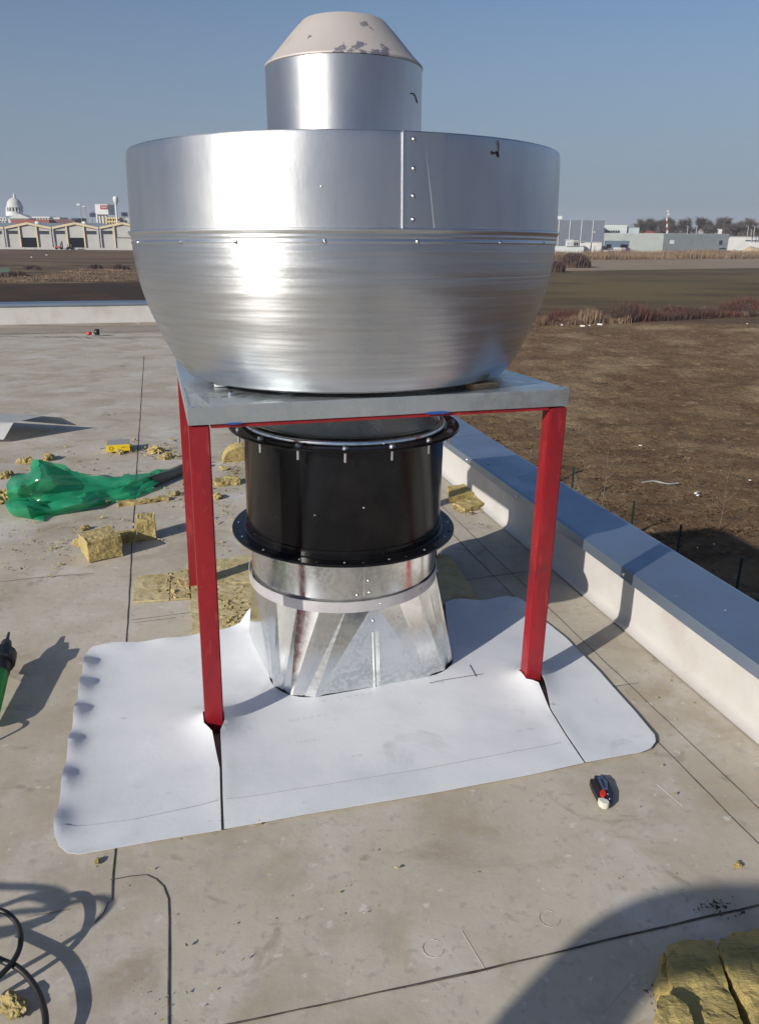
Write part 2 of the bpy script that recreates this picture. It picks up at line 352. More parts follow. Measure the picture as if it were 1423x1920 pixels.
tl = [(1200, 409, 2, 'leftmost bare tree of the row behind the pale hall'), (1216, 407, 0, 'second bare tree from the left in the row behind the pale hall'), (1232, 405, 1, 'wide grey bare tree left of the red and white mast'), (1243, 404, 2, 'slim bare tree just left of the red and white mast'), (1263, 404, 0, 'bare tree just right of the red and white mast'),
      (1281, 403, 2, 'dense dark narrow bare tree right of the mast'), (1300, 403, 1, 'broad bare tree between the dense dark tree and the forked one'), (1320, 405, 3, 'forked spreading bare tree with clear limbs above the long hall'), (1333, 410, 0, 'low bare tree right of the forked one'), (1345, 415, 2, 'faint short bare tree in the gap of the row'),
      (1360, 403, 1, 'tall bare tree behind the white roof vent'), (1374, 404, 0, 'rounded bare tree right of the roof vent'), (1389, 409, 2, 'greenish dense bare tree right of the rounded one'), (1403, 405, 3, 'spreading bare tree near the right edge'), (1416, 408, 1, 'bare tree at the right edge behind the lamp poles'), (1436, 404, 0, 'bare tree partly outside the right edge'),(1187, 424, 3, 'low far bare tree at the left foot of the row')]
for i, (px, pyt, v, lb) in enumerate(tl):
    Y = 790+random.uniform(-30, 50); top = atY(px, pyt, Y).z; b0 = atY(px, 445, Y)
    (ms, Hm) = TM[v]; sc = (top+HG)/Hm
    t = thing('bare_tree', (b0.x, Y, -HG), lb, 'tree', 'bare trees behind the halls on the right', rz=random.uniform(0, 6)); t.scale = (sc*1.2, sc*1.2, sc)
    for nm, me in zip(('trunk', 'crown'), ms): link(nm, me, None, t)
# undergrowth under the trees
stems('distant_scrub', 12000, strip((1170, 463), (1500, 463), 60), patchy(17, 6, .02), .30, M_br, .5, label='brown scrub below the bare trees behind the halls', cat='scrub')

# ---------------------------------------------------------------- far buildings
def bmat(n, c, r=.7): return mat(n, c, r, world=True, layers=[(tuple(x*.88 for x in c), .15, .4, .7, 5)])
B_cream = bmat('cream_paint', (.62, .52, .33)); B_wall = bmat('pale_cladding', (.43, .42, .40)); B_roofm = bmat('grey_roof', (.36, .38, .40)); B_dark = mat('dark_opening', (.003, .003, .005), 1.0, spec=0.0)
B_win = mat('window_glass', (.03, .035, .045), .15); B_white = bmat('white_render', (.68, .68, .66)); B_dome = bmat('dome_stone', (.56, .57, .55)); B_redr = bmat('red_roof', (.28, .07, .05)); B_brick = bmat('dark_brick', (.14, .075, .07))
B_navy = bmat('navy_panel', (.03, .04, .10)); B_yell = bmat('yellow_render', (.60, .48, .22)); B_grey = bmat('dark_cladding', (.16, .185, .225)); B_ltg = bmat('light_green_cladding', (.58, .63, .61)); B_mg = bmat('grey_and_shaded_cladding', (.43, .49, .51))
B_blue = bmat('blue_bay', (.06, .10, .15)); B_sign = mat('red_sign', (.35, .02, .04), .5); B_pole = bmat('pole_grey', (.30, .30, .30)); B_purple = bmat('purple_paint', (.09, .03, .16)); B_orange = bmat('orange_paint', (.65, .32, .05)); B_sand = mat('sand', (.46, .35, .22), .95, world=True, layers=[((.36, .27, .17), .2, .4, .6)])
def fb(bm, px0, px1, pt, pb, Y, D, root, dy=0):
    """box whose front face spans px0..px1, pt..pb at depth Y (metres), relative to root"""
    pm = (px0+px1)/2; a = atY(px0, pb, Y+dy); b = atY(px1, pb, Y+dy); zt = atY(pm, pt, Y+dy).z; zb = atY(pm, pb, Y+dy).z
    c = Vector(((a.x+b.x)/2, Y+dy+D/2, (zt+zb)/2))-root; box(bm, c, (abs(b.x-a.x), D, zt-zb))
def fpart(name, mt, root, rects, Y, D, dy=0):
    bm = bmnew()
    for r in rects: fb(bm, *r, Y, D, root.location, dy)
    return done(bm, name, mt, root)
YH = U(100, 467.5, -HG).y
# gabled halls on the left
halls = [(-73, 14, 'pale gabled hall at the left edge of the photo', None), (16, 102, 'pale gabled hall with cream frame and open dark door, left of the forklift', 1), (104, 190, 'pale gabled hall with cream frame and open dark door, right of the forklift', 1), (192, 278, 'pale gabled hall with a closed door, partly behind the fan bowl', 0)]
for (x0, x1, lb, dr) in halls:
    b0, b1 = atY(x0, 468, YH), atY(x1, 468, YH); W = b1.x-b0.x; ze = atY(x0+40, 427.5, YH).z+HG; za = atY(x0+40, 418.5, YH).z+HG
    t = thing('gabled_hall', (b0.x, YH, -HG), lb, 'hall', 'row of gabled halls across the field')
    bm = bmnew()
    f = [bm.verts.new(v) for v in ((0, 0, 0), (W, 0, 0), (W, 0, ze), (W/2, 0, za), (0, 0, ze))]; g = [bm.verts.new(v.co+Vector((0, 60, 0))) for v in f]
    bm.faces.new(f); bm.faces.new(g[::-1])
    for i in (0, 1, 4): bm.faces.new((f[i], g[i], g[(i+1) % 5], f[(i+1) % 5]))
    bmesh.ops.recalc_face_normals(bm, faces=bm.faces[:]); done(bm, 'wall', B_wall, t)
    for s in (0, 1):
        bm = bmnew(); xa, xb, z1, z2 = (0, W/2, ze, za) if s == 0 else (W/2, W, za, ze)
        q = [(xa, -.8, z1+.05), (xb, -.8, z2+.05), (xb, 61, z2+.05), (xa, 61, z1+.05)]
        lo = [bm.verts.new(v) for v in q]; hi = [bm.verts.new(Vector(v)+Vector((0, 0, .5))) for v in q]
        bm.faces.new(hi); bm.faces.new(lo[::-1])
        for i in range(4): bm.faces.new((lo[i], lo[(i+1) % 4], hi[(i+1) % 4], hi[i]))
        bmesh.ops.recalc_face_normals(bm, faces=bm.faces[:]); done(bm, 'roof_slope', B_roofm, t)
    for s in (0, 1):
        bm = bmnew(); xa, xb, z1, z2 = (0, W/2, ze, za) if s == 0 else (W/2, W, za, ze)
        ang = math.atan2(z2-z1, xb-xa); box(bm, ((xa+xb)/2, -1.1, (z1+z2)/2-.1), (math.hypot(xb-xa, z2-z1), .5, 1.5), Matrix.Rotation(-ang, 4, 'Y')); done(bm, 'gable_trim', B_cream, t)
    for fx, ww in ((.012, .9), (.31, 1.0), (.68, 1.0), (.985, .9)):
        bm = bmnew(); zz = ze+(za-ze)*min(fx, 1-fx)*2-1; box(bm, (W*fx, -.7, zz/2), (ww, 1.2, zz)); done(bm, 'frame_post', B_cream if .1 < fx < .9 else B_brick if False else B_wall, t)
    bm = bmnew(); box(bm, (W*.495, .05 if dr else -.2, ze*.275), (W*.345, .4, ze*.55)); done(bm, 'door', B_dark if dr else B_wall, t)
    if not dr:
        bm = bmnew(); box(bm, (W*.495, -.5, ze*.56), (W*.35, .4, .5)); done(bm, 'door_lintel', B_brick, t)
    for xs, xe in ((.05, .26), (.72, .94)):
        wd = bmnew(); box(wd, (W*(xs+xe)/2, -.1, ze*.80), (W*(xe-xs), .3, ze*.17)); wf = done(wd, 'window_band', B_white, t)
        for k in range(5):
            bm = bmnew(); box(bm, (W*(xs+(xe-xs)*(k+.5)/5), -.3, ze*.80), (W*(xe-xs)/5*.86, .2, ze*.155)); done(bm, 'pane', B_win, wf)
    if dr:
        bm = bmnew(); bmesh.ops.create_uvsphere(bm, u_segments=10, v_segments=6, radius=2.2, matrix=Matrix.Translation((W*.62, 8, za-.6))); done(bm, 'roof_vent', B_white, t, smooth=True)
t = thing('boundary_wall', (atY(0, 468, YH-8).x, YH-8, -HG), 'low pale boundary wall along the foot of the gabled halls', 'wall')
a = atY(-120, 470, YH-8); b = atY(330, 474, YH-8); Lw = b.x-a.x
for k in range(24):
    bm = bmnew(); box(bm, (a.x-t.location.x+Lw*(k+.5)/24, 0, .7), (Lw/24*.97, .3, 1.4+.15*(k % 3))); done(bm, 'wall_panel', B_wall, t)
# forklift
def far_thing(name, px, py, Y, label, cat, group=None): 
    p = atY(px, py, Y); return thing(name, (p.x, Y, p.z), label, cat, group)
YK = YH-14
def rounded(bm, px0, px1, pt, pb, Y, D, root, bv):
    a = atY(px0, pb, Y); b = atY(px1, pb, Y); zt = atY((px0+px1)/2, pt, Y).z
    box(bm, Vector(((a.x+b.x)/2, Y+D/2, (zt+a.z)/2))-root, (b.x-a.x, D, zt-a.z), None, bv)
for (px, lb, big) in ((113, 'red forklift with an open cab in front of the pale halls', 1), (133, 'small dark forklift beside the second open hall door', 0)):
    t = far_thing('forklift', px, 467.5, YK, lb, 'forklift'); s = 1 if big else .75; mb = B_redr if big else B_dark
    if big: mb = bmat('forklift_red', (.45, .05, .03))
    bm = bmnew(); box(bm, (-1.2*s, 0, 1.5*s), (3.6*s, 2.2*s, 1.6*s), None, .25*s); done(bm, 'body', mb, t)
    bm = bmnew()
    for q in ((-2.4, 0), (.9, 0)): box(bm, (q[0]*s, 0, 3.3*s), (.25*s, 1.8*s, 2.6*s))
    box(bm, (-.8*s, 0, 4.6*s), (3.4*s, 1.9*s, .2*s)); done(bm, 'cab_frame', B_pole, t)
    bm = bmnew(); box(bm, (2.1*s, 0, 2.9*s), (.4*s, 1.4*s, 5.6*s)); box(bm, (3.2*s, 0, .6*s), (2.0*s, .9*s, .2*s)); done(bm, 'mast', B_dark, t)
    for q in (-2.2, 1.0):
        bm = bmnew(); bmesh.ops.create_cone(bm, cap_ends=True, segments=12, radius1=.75*s, radius2=.75*s, depth=2.2*s, matrix=Matrix.Translation((q*s, 0, .75*s)) @ Matrix.Rotation(R(90), 4, 'X')); done(bm, 'wheel', B_dark, t)
# domed palace behind
YD = 980
t = far_thing('domed_palace', 25, 418, YD, 'white palace with a tall ribbed dome, pediment and long window wings', 'palace')
rt = t.location
fpart('wing', B_dome, t, [(-40, 14, 407, 420, 0), ][:0] or [(-40, 14, 407, 420)], YD, 22); fpart('wing', B_dome, t, [(62, 96, 406, 420)], YD, 22); fpart('wing', B_dome, t, [(96, 114, 407.5, 420)], YD, 26, 3)
for k in range(9):
    px = -4+k*6 if k < 3 else 66+(k-3)*5.2
    fpart('window', B_win, t, [(px, px+1.9, 408.8, 411.6)], YD, .6, -.5)
for k in range(3): fpart('window', B_win, t, [(1+k*5, 3+k*5, 414, 417)], YD, .6, -.5)
fpart('portico', B_dome, t, [(17, 55, 409.5, 420)], YD-10, 20)
for k in range(9): fpart('column', B_white, t, [(19.5+k*4, 20.7+k*4, 410.5, 418)], YD-12, 1.4)
bm = bmnew(); A = [atY(px, py, YD-13)-rt for px, py in ((14, 409.5), (58, 409.8), (35, 400.5))]
vs = [bm.verts.new(p) for p in A]; v2 = [bm.verts.new(p+Vector((0, 20, 0))) for p in A]; bm.faces.new(vs); bm.faces.new(v2[::-1])
for i in range(3): bm.faces.new((vs[i], vs[(i+1) % 3], v2[(i+1) % 3], v2[i]))
bmesh.ops.recalc_face_normals(bm, faces=bm.faces[:]); done(bm, 'pediment', B_dome, t)
def lath_far(root, cx, prof, Y, nm, mt, n=24, smooth=True):
    """prof: (half width px, row)"""
    c = atY(cx, prof[0][1], Y); sc = Y/F_*1.05; bm = bmnew()
    lathe(bm, [(h*sc, atY(cx, r, Y).z-root.location.z) for h, r in prof], n)
    for v in bm.verts: v.co += Vector((c.x-root.location.x, Y-root.location.y, 0))
    o = done(bm, nm, mt, root, smooth); return o
lath_far(t, 28.5, [(13.5, 405), (13.5, 399), (13, 398.5), (13, 397)], YD+14, 'drum_base', B_white)
lath_far(t, 28.5, [(11.5, 397.5), (11.5, 389)], YD+14, 'drum', B_dome)
lath_far(t, 28.5, [(13.2, 389.2), (13.2, 387.3), (12.5, 386.5), (12, 383.5), (10.8, 379), (8.6, 375.5), (6, 373), (3.2, 371), (2.4, 370.5)], YD+14, 'dome', B_dome)
lath_far(t, 28.0, [(2.4, 371), (2.2, 366.5), (1.2, 364.5), (.4, 361.5), (0.05, 361)], YD+14, 'lantern', B_dome, 10)
cD = atY(28.5, 397.5, YD+14)-rt; sc_ = YD/F_*1.05
for k in range(16):
    a = k*math.pi/8+.1; p = cD+Vector((math.cos(a)*12.7*sc_, math.sin(a)*12.7*sc_, 0)); bm = bmnew(); z1 = atY(28.5, 389.2, YD+14).z-rt.z
    box(bm, (p.x, p.y, (p.z+z1)/2), (1.0, 1.0, z1-p.z)); done(bm, 'drum_column', B_white, t)
    p = cD+Vector((math.cos(a+.2)*11.6*sc_, math.sin(a+.2)*11.6*sc_, 0)); bm = bmnew(); box(bm, (p.x, p.y, p.z*.45+z1*.55), (1.7, .5, (z1-p.z)*.6), rz(a+.2+math.pi/2)); done(bm, 'drum_window', B_win, t)
def simple(name, px0, px1, pt, pb, Y, D, mt, label, cat, rm=None, wins=(), wm=None, gable=False):
    t = far_thing(name, (px0+px1)/2, pb, Y, label, cat)
    fpart('wall', mt, t, [(px0, px1, pt, pb)], Y, D)
    if rm: fpart('roof', rm, t, [(px0-.4, px1+.4, pt-.9, pt-.02)], Y, D+1, -.5)
    for wv in wins: fpart('window', wm or B_win, t, [wv], Y, .6, -.4)
    return t
simple('brick_shed', 24, 94, 412, 424, YH+90, 30, B_redr, 'long low red roofed shed behind the gabled halls', 'shed')
simple('brick_factory', 94, 142, 411, 424, YH+100, 30, B_brick, 'dark brick factory block right of the domed palace', 'factory', wins=())
simple('plant_tower', 135, 148, 409, 412, YH+100, 20, B_navy, 'dark boxy roof house on top of the brick factory', 'roof house')
YS = 760
t = simple('white_tower', 180, 204, 383, 402, YS, 18, B_white, 'white tower block on legs with a red sign board', 'tower')
fpart('red_sign', B_sign, t, [(188.5, 203, 386.5, 392)], YS, .5, -.5)
fpart('sign_lettering', B_white, t, [(191+k*2.0, 192.2+k*2.0, 388.4, 390.2) for k in range(5)], YS, .3, -.75)
fpart('sign_border', B_sign, t, [(188, 203.4, 384.4, 385.2)], YS, .5, -.5)
for px in (182, 187, 193, 199): fpart('leg', B_white, t, [(px, px+2.6, 402, 420)], YS, 4, 2)
t = far_thing('water_tower', 221, 420, 720, 'slim white water tower with a bulb tank on top', 'water tower')
lath_far(t, 221, [(1.8, 420), (1.4, 385)], 720, 'shaft', B_white, 14); lath_far(t, 218.5, [(1.3, 385.2), (3.2, 380), (4.4, 375), (4.2, 370.5), (2.6, 368.2), (.1, 367.8)], 720, 'tank', B_white, 18)
for (px, pt, lb) in ((153, 384.5, 'thin floodlight pole with a bright lamp head above the halls'), (163, 388, 'thin curved lamp pole just right of the floodlight pole')):
    t = far_thing('light_pole', px+2, 424, YH+60, lb, 'light pole'); rt = t.location
    a = atY(px+2, 424, YH+60)-rt; b = atY(px, pt, YH+60)-rt; b.x = a.x-.3
    bm = bmnew(); tube(bm, [a, b], .28, 6); done(bm, 'pole', B_pole, t)
    bm = bmnew(); box(bm, b+Vector((-.9, -.3, .3)), (2.6, 1.0, 1.4 if px == 153 else .6), None, .2); done(bm, 'lamp_head', B_white, t)
for (x0, x1, p0, p1, lb) in ((169, 180, 399.5, 407, 'navy billboard with a round emblem left of the white tower'), (228, 240, 398, 406, 'navy billboard with a white emblem near the fan bowl')):
    t = far_thing('billboard', (x0+x1)/2, 424, YH+80, lb, 'billboard', 'navy billboards')
    fpart('board', B_navy, t, [(x0, x1, p0, p1)], YH+80, 1); fpart('post', B_pole, t, [((x0+x1)/2-.5, (x0+x1)/2+.5, p1, 424)], YH+80, 1)
    bm = bmnew(); c = atY(x0+(x1-x0)*.5, (p0+p1)/2-(4 if x0 == 169 else 0), YH+79.5)-t.location
    r_ = (x1-x0)*.2*(YH+80)/F_
    for k in range(18):
        a0, a1 = k*2*math.pi/18, (k+1)*2*math.pi/18; bm.faces.new([bm.verts.new(c+Vector((math.cos(a)*rr, -.06, math.sin(a)*rr))) for a, rr in ((a0, r_), (a1, r_), (a1, r_*.62), (a0, r_*.62))])
    bmesh.ops.solidify(bm, geom=bm.faces[:], thickness=.3); done(bm, 'emblem_ring', B_navy if x0 == 169 else B_white, t)
simple('yellow_block', 199, 226, 407.5, 426, YH+120, 20, B_yell, 'yellow block of flats with rows of dark windows', 'block of flats', wins=[(202+k*5, 204.2+k*5, 410, 413.5) for k in range(5)]+[(202+k*5, 204.2+k*5, 417, 421) for k in range(5)])
simple('beige_block', 226.5, 246, 409, 426, YH+125, 20, B_wall, 'beige block between the yellow flats and the fan bowl', 'block of flats', wins=[(230, 232, 413, 417), (236, 238, 413, 417)])

# right: factory halls
YR = U(1240, 476.5, -HG).y
simple('dark_warehouse', 1038, 1128, 413, 473, YR+30, 50, B_grey, 'tall dark grey warehouse with thin white stripes', 'warehouse')
tw = [o for o in COL.objects if o.name == 'dark_warehouse'][0]
for px in (1043.5, 1064, 1085.5, 1106.5): fpart('white_stripe', B_white, tw, [(px, px+.9, 413.3, 473)], YR+30, .4, -.35)
fpart('white_lamp', B_white, tw, [(1112.5, 1115.5, 434, 436)], YR+30, .4, -.4)
t = far_thing('rooftop_unit', 1047.5, 413, YR+35, 'small cream box standing on the dark warehouse roof corner', 'roof unit')
fpart('casing', B_white, t, [(1042, 1053, 405, 411.5)], YR+35, 4); fpart('feet', B_pole, t, [(1043, 1044, 411.5, 413), (1051, 1052, 411.5, 413)], YR+35, 3)
simple('white_annex', 1093, 1126, 454, 476, YR+12, 12, B_white, 'pale flat annex with vertical joints before the dark warehouse', 'annex', wins=[(1105, 1105.6, 460, 474), (1113, 1113.6, 460, 474)], wm=B_pole, rm=B_roofm)
simple('low_wall_building', 1036, 1093, 462, 480, YR+6, 10, B_ltg, 'long low pale building in front of the dark warehouse', 'building', wins=[(1042+k*5, 1045+k*5, 472, 475) for k in range(4)])
for (x0, x1, p0, lb) in ((1061, 1074, 449.5, 'larger white air conditioning unit with two fans on the low building'), (1074.5, 1084, 451, 'grey open framed cooling unit on the low building'), (1087, 1093, 456, 'small white box unit at the right end of the low roof')):
    t = far_thing('cooling_unit', (x0+x1)/2, 462, YR+5, lb, 'cooling unit', 'cooling units on the low building'); wv = (x1-x0)
    fpart('casing', B_white if x0 != 1074.5 else B_pole, t, [(x0, x1, p0+1, 461.5)], YR+5, 3); fpart('lid', B_white, t, [(x0-.6, x1+.6, p0, p0+1.2)], YR+5, 3.6, -.3)
    fpart('grille', B_dark if x0 == 1074.5 else B_mg, t, [(x0+wv*.15, x0+wv*.42, p0+4, 460), (x0+wv*.58, x0+wv*.85, p0+4, 460)], YR+5, .3, -.2)
t = far_thing('flood_pole', 1106, 478, YR-5, 'thin dark pole standing in front of the white annex', 'pole'); fpart('pole', B_dark, t, [(1105.6, 1107, 455, 478)], YR-5, .3); fpart('base_plate', B_dark, t, [(1104.6, 1108, 477.4, 478)], YR-5, .8)
# long hall with a corner facing us
t = far_thing('long_hall', 1240, 476, YR, 'long pale green factory hall with a corner and side wall coloured darker for shade', 'factory hall'); rt = t.location
def P(px, Y, row=476): p = atY(px, row, Y); return Vector((p.x, Y, 0))
zt = atY(1240, 439, YR).z; zb = -HG
ft = [P(1129, YR+22), P(1240, YR), P(1361, YR+14), P(1250, YR+110)]
for i, (nm, mt) in enumerate((('front_wall', B_ltg), ('side_wall', B_mg), ('rear_wall', B_mg), ('end_wall', B_mg))):  # side wall greyer than the front: its shade is put into the colour
    a, b = ft[i], ft[(i+1) % 4]; bm = bmnew(); bm.faces.new([bm.verts.new(v-Vector((rt.x, rt.y, 0))+Vector((0, 0, z-rt.z))) for v, z in ((a, zb), (b, zb), (b, zt), (a, zt))])
    bmesh.ops.solidify(bm, geom=bm.faces[:], thickness=.2); done(bm, nm, mt, t)
bm = bmnew(); q = [v-Vector((rt.x, rt.y, 0))+Vector((0, 0, zt-rt.z+.02)) for v in ft]; lo = [bm.verts.new(v) for v in q]; hi = [bm.verts.new(v+Vector((0, 0, .45))) for v in q]
bm.faces.new(hi); bm.faces.new(lo[::-1]); [bm.faces.new((lo[i], lo[(i+1) % 4], hi[(i+1) % 4], hi[i])) for i in range(4)]; bmesh.ops.recalc_face_normals(bm, faces=bm.faces[:]); done(bm, 'roof', B_roofm, t)
def onwall(i, f0, f1, r0, r1, nm, mt, th=.3, out=.2):
    a, b = ft[i], ft[i+1]; d = (b-a); nrm = Vector((d.y, -d.x, 0)).normalized(); p, q_ = a+d*f0, a+d*f1
    Yc = (p.y+q_.y)/2; pxc = 1240; z1 = atY(pxc, r0, Yc).z; z2 = atY(pxc, r1, Yc).z; bm = bmnew(); c = (p+q_)/2+nrm*out
    box(bm, (c.x-rt.x, c.y-rt.y, (z1+z2)/2-rt.z), ((q_-p).length, th, abs(z1-z2)), rz(math.atan2(d.y, d.x))); return done(bm, nm, mt, t)
onwall(0, .02, .44, 452, 470, 'loading_bay', B_blue); onwall(0, .06, .14, 459, 466, 'bay_door', B_dark, .3, .45); onwall(0, .30, .42, 459, 466, 'bay_door', B_dark, .3, .45)
onwall(1, .10, .165, 450, 457.5, 'white_window', B_white); onwall(1, .86, .905, 450, 457.5, 'dark_window', B_win)
onwall(1, .52, .525, 462, 475, 'drain_pipe', B_pole); onwall(1, .88, .885, 465, 475, 'drain_pipe', B_dark); onwall(1, .88, .97, 464.2, 465.2, 'pipe', B_dark, .3, .45)
tv = far_thing('roof_vent', 1349, 441, YR+36, 'tall white roof vent on the long hall under the bare trees', 'roof vent'); fpart('duct', B_white, tv, [(1346, 1352, 430.5, 440)], YR+36, 1.5); fpart('cap', B_white, tv, [(1345.6, 1352.4, 429.3, 430.5)], YR+36, 1.9, -.2)
simple('upper_office', 1131, 1174, 420.5, 437.5, YR+60, 30, B_ltg, 'pale upper office storey with six dark windows behind the hall', 'office', rm=B_roofm, wins=[(1135+k*4.5, 1138+k*4.5, 432, 436.5) for k in range(6)])
simple('low_link_roof', 1174.5, 1197, 426.5, 438, YR+62, 30, B_mg, 'low sloping grey roof right of the upper office', 'roof', rm=B_roofm)
simple('red_roofed_house', 1198, 1235, 433.5, 442, YR+160, 20, B_redr, 'distant red roofed building row just above the hall roof', 'house')
simple('far_houses', 1318, 1345, 425, 440, 850, 14, B_wall, 'faint distant pale house among the bare trees', 'house', rm=B_brick)
simple('right_hall', 1364, 1450, 444, 470, YR+70, 30, B_white, 'pale low hall at the right edge with slot windows', 'hall', rm=B_roofm, wins=[(1397, 1407, 450.3, 452), (1409.5, 1420, 450.5, 452.2), (1423, 1433, 450.8, 452.5)])
# sand heaps
def heap(px, py, wpx, h, Y, lb):
    t0 = atY(px, py, Y); bm = bmnew(); W = wpx*Y/F_/2
    rr = [[None]*17 for _ in range(9)]
    for j in range(9):
        for i in range(17):
            x = (i/8-1); y = (j/4-1); k = max(0, 1-x*x-y*y*.9); z = h*(k**.9)*(1+.25*N((x*2, y*2, 1), 1, 3)); rr[j][i] = bm.verts.new((x*W, y*W*.5, z))
    for j in range(8):
        for i in range(16): bm.faces.new((rr[j][i], rr[j][i+1], rr[j+1][i+1], rr[j+1][i]))
    o = done(bm, 'sand_heap', B_sand, None, True, label=lb, cat='sand heap', group='sand heaps by the right hall'); o.location = (t0.x, Y, -HG)
heap(1410, 471, 50, 6.0, YR-8, 'larger sand heap at the right edge before the low hall'); heap(1378, 471, 34, 3.6, YR-2, 'smaller flat sand heap beside the long hall corner')
# mast, poles
t = far_thing('radio_mast', 1250, 441, 760, 'red and white striped radio mast with antennas among the trees', 'mast')
for k in range(5): fpart('mast_section', B_white if k % 2 == 0 else B_redr, t, [(1248.8-(k*.05), 1251.4-k*.25, 432-k*6, 438-k*6)], 760, 1.2)
fpart('antenna', B_white, t, [(1251.2, 1254.2, 399.5, 404)], 760, 1.6); fpart('antenna', B_white, t, [(1250.6, 1253.4, 394.8, 397.5)], 760, 1.2); fpart('top_rod', B_pole, t, [(1252, 1252.6, 392, 408)], 760, .6)
for px, pt, lb in ((1287, 424, 'short pale lamp pole left of the forked tree'), (1304, 423, 'pale pole just left of the forked tree'), (1400, 424, 'left pale pole of the group near the right edge'), (1407, 431, 'shortest pale pole near the right edge'), (1412, 423.5, 'tallest pale pole near the right edge')):
    t = far_thing('lamp_pole', px, 442, 700, lb, 'pole', 'thin poles among the bare trees'); fpart('pole', B_wall, t, [(px-.4, px+.5, pt, 442)], 700, .4); fpart('lamp', B_wall, t, [(px-1.2, px+1, pt-.8, pt)], 700, .8)
# truck, machines
t = far_thing('white_container', 1161, 477, YR-6, 'white box container with ribbed side beside the purple tractor', 'container')
fpart('box', B_white, t, [(1152, 1163, 464.2, 475.5)], YR-6, 5); fpart('ribbed_side', B_wall, t, [(1163.2+k*2.2, 1165+k*2.2, 464.6, 475.5) for k in range(4)], YR-6, 5, .2); fpart('underframe', B_dark, t, [(1152, 1171, 475.5, 477)], YR-6, 4)
t = far_thing('purple_tractor', 1177, 477, YR-8, 'dark purple tractor right of the white container', 'tractor')
fpart('cab', B_purple, t, [(1173, 1181, 465.5, 471)], YR-8, 3); fpart('bonnet', B_purple, t, [(1173.5, 1182, 471, 475)], YR-8, 3); fpart('cab_window', B_win, t, [(1175, 1179.5, 466.4, 469.5)], YR-8, .3, -.2)
for px in (1174, 1179):
    p = atY(px, 475.5, YR-8.3)-t.location; bm = bmnew(); bmesh.ops.create_cone(bm, cap_ends=True, segments=12, radius1=.65, radius2=.65, depth=.6, matrix=Matrix.Translation(p) @ Matrix.Rotation(R(90), 4, 'X')); done(bm, 'wheel', B_dark, t)
for (px, py, lb, k_) in ((1213, 477, 'low orange farm implement in the reeds', 5), (1236, 474, 'upright orange machine at the hall corner', 2)):
    t = far_thing('farm_machine', px, py, YR-12, lb, 'farm machine')
    fpart('frame', B_orange, t, [(px-2*k_/2-2, px+2*k_/2, py-3, py-1.6)], YR-12, 1)
    bm = bmnew()
    for k in range(k_+1):
        c = atY(px-k_+k*2-1, py-3, YR-12)-t.location; tube(bm, [c+Vector((-.5, 0, -1)), c+Vector((.5, 0, .9+.3*(k % 2)))], .18, 5)
    done(bm, 'tines', B_orange, t)
t = far_thing('grey_van', 1143, 477, YR-4, 'small grey-green van half hidden in reeds by the loading bay', 'van'); rt2 = t.location
bm = bmnew(); rounded(bm, 1132, 1151, 469, 476, YR-4, 4, rt2, .4); done(bm, 'body', B_ltg, t); fpart('window', B_win, t, [(1145, 1149, 470.5, 473)], YR-4, .3, -.2)
p = None

# fence along the building below
M_post = mat('fence_green', (.010, .020, .020), .6)
def fpost(px, pyt, k): return None
kf = (HG+1.9)/6.9
posts = [Vector((4.70, 21.8))*kf, Vector((5.1222, 20.3541))*kf, Vector((5.9, 17.6))*kf, Vector((6.42, 16.0))*kf, Vector((6.95, 14.2))*kf, Vector((7.5, 12.3))*kf]
t = thing('wire_fence', (posts[0].x, posts[0].y, -HG), 'dark green wire fence with slim posts below the roof edge', 'fence'); rt = t.location
for i, p in enumerate(posts):
    bm = bmnew(); box(bm, (p.x-rt.x, p.y-rt.y, 1.15), (.09, .09, 2.3)); done(bm, 'post', M_post, t)
b = posts[1]; bm = bmnew(); tube(bm, [(b.x-rt.x+.02, b.y-rt.y, 2.1), (b.x-rt.x+.9, b.y-rt.y-1.6, .1)], .025, 6); done(bm, 'brace', M_post, t)
for z in (.5, 1.2, 2.0):
    bm = bmnew(); tube(bm, [(p.x-rt.x, p.y-rt.y, z) for p in posts], .006, 4); done(bm, 'wire', M_post, t)
# saplings by the fence
M_sap = mat('sapling_bark', (.20, .14, .10), .8)
for (px, py, h, lb) in ((1125, 968, 6.5, 'tall thin leafless sapling behind the wire fence'), (1345, 1000, 4.4, 'faint leafless sapling in the shaded field near the fence'), (1208, 602, 5, 'pale leafless sapling standing in the red bramble row')):
    b = U(px, py, -HG); t = thing('sapling', b, lb, 'sapling'); bm = bmnew(); tube(bm, spline([(0, 0, 0), (.1, 0, h*.35), (.05, 0, h*.7), (.25, 0, h)], 3), [.018*(1-k/10) for k in range(10)], 5); done(bm, 'trunk', M_sap, t)
    bm = bmnew()
    for k in range(14):
        z = h*random.uniform(.1, .8); a = random.uniform(0, 6.3); l = random.uniform(.5, 1.3)*h/5; tube(bm, [(.07, 0, z), (.07+math.cos(a)*l*.6, math.sin(a)*l*.6, z+l*.5), (.07+math.cos(a)*l, math.sin(a)*l, z+l)], [.008, .006, .003], 3, False)
    done(bm, 'twigs', M_sap, t)
M_lit = mat('litter', (.7, .7, .7), .6)
bm = bmnew()
for (px, py, s) in ((1200, 835, .22), (1125, 608, .9), (1105, 610, .5), (1092, 611, .8), (1054, 609, .6), (1400, 607, .3), (1325, 588, .5), (1338, 1020, .12), (1307, 1027, .12), (1327, 1095, .18), (1305, 924, .3), (1308, 928, .25), (1405, 900, .16), (88, 478, 1.2), (60, 482, 1.0)):
    q = U(px, py, -HG+.35); box(bm, q, (s, s*.5, s*.25), rz(random.random()*3))
done(bm, 'litter_scraps', M_lit, kind='stuff', label='scattered white scraps of litter lying on the fields', cat='litter')
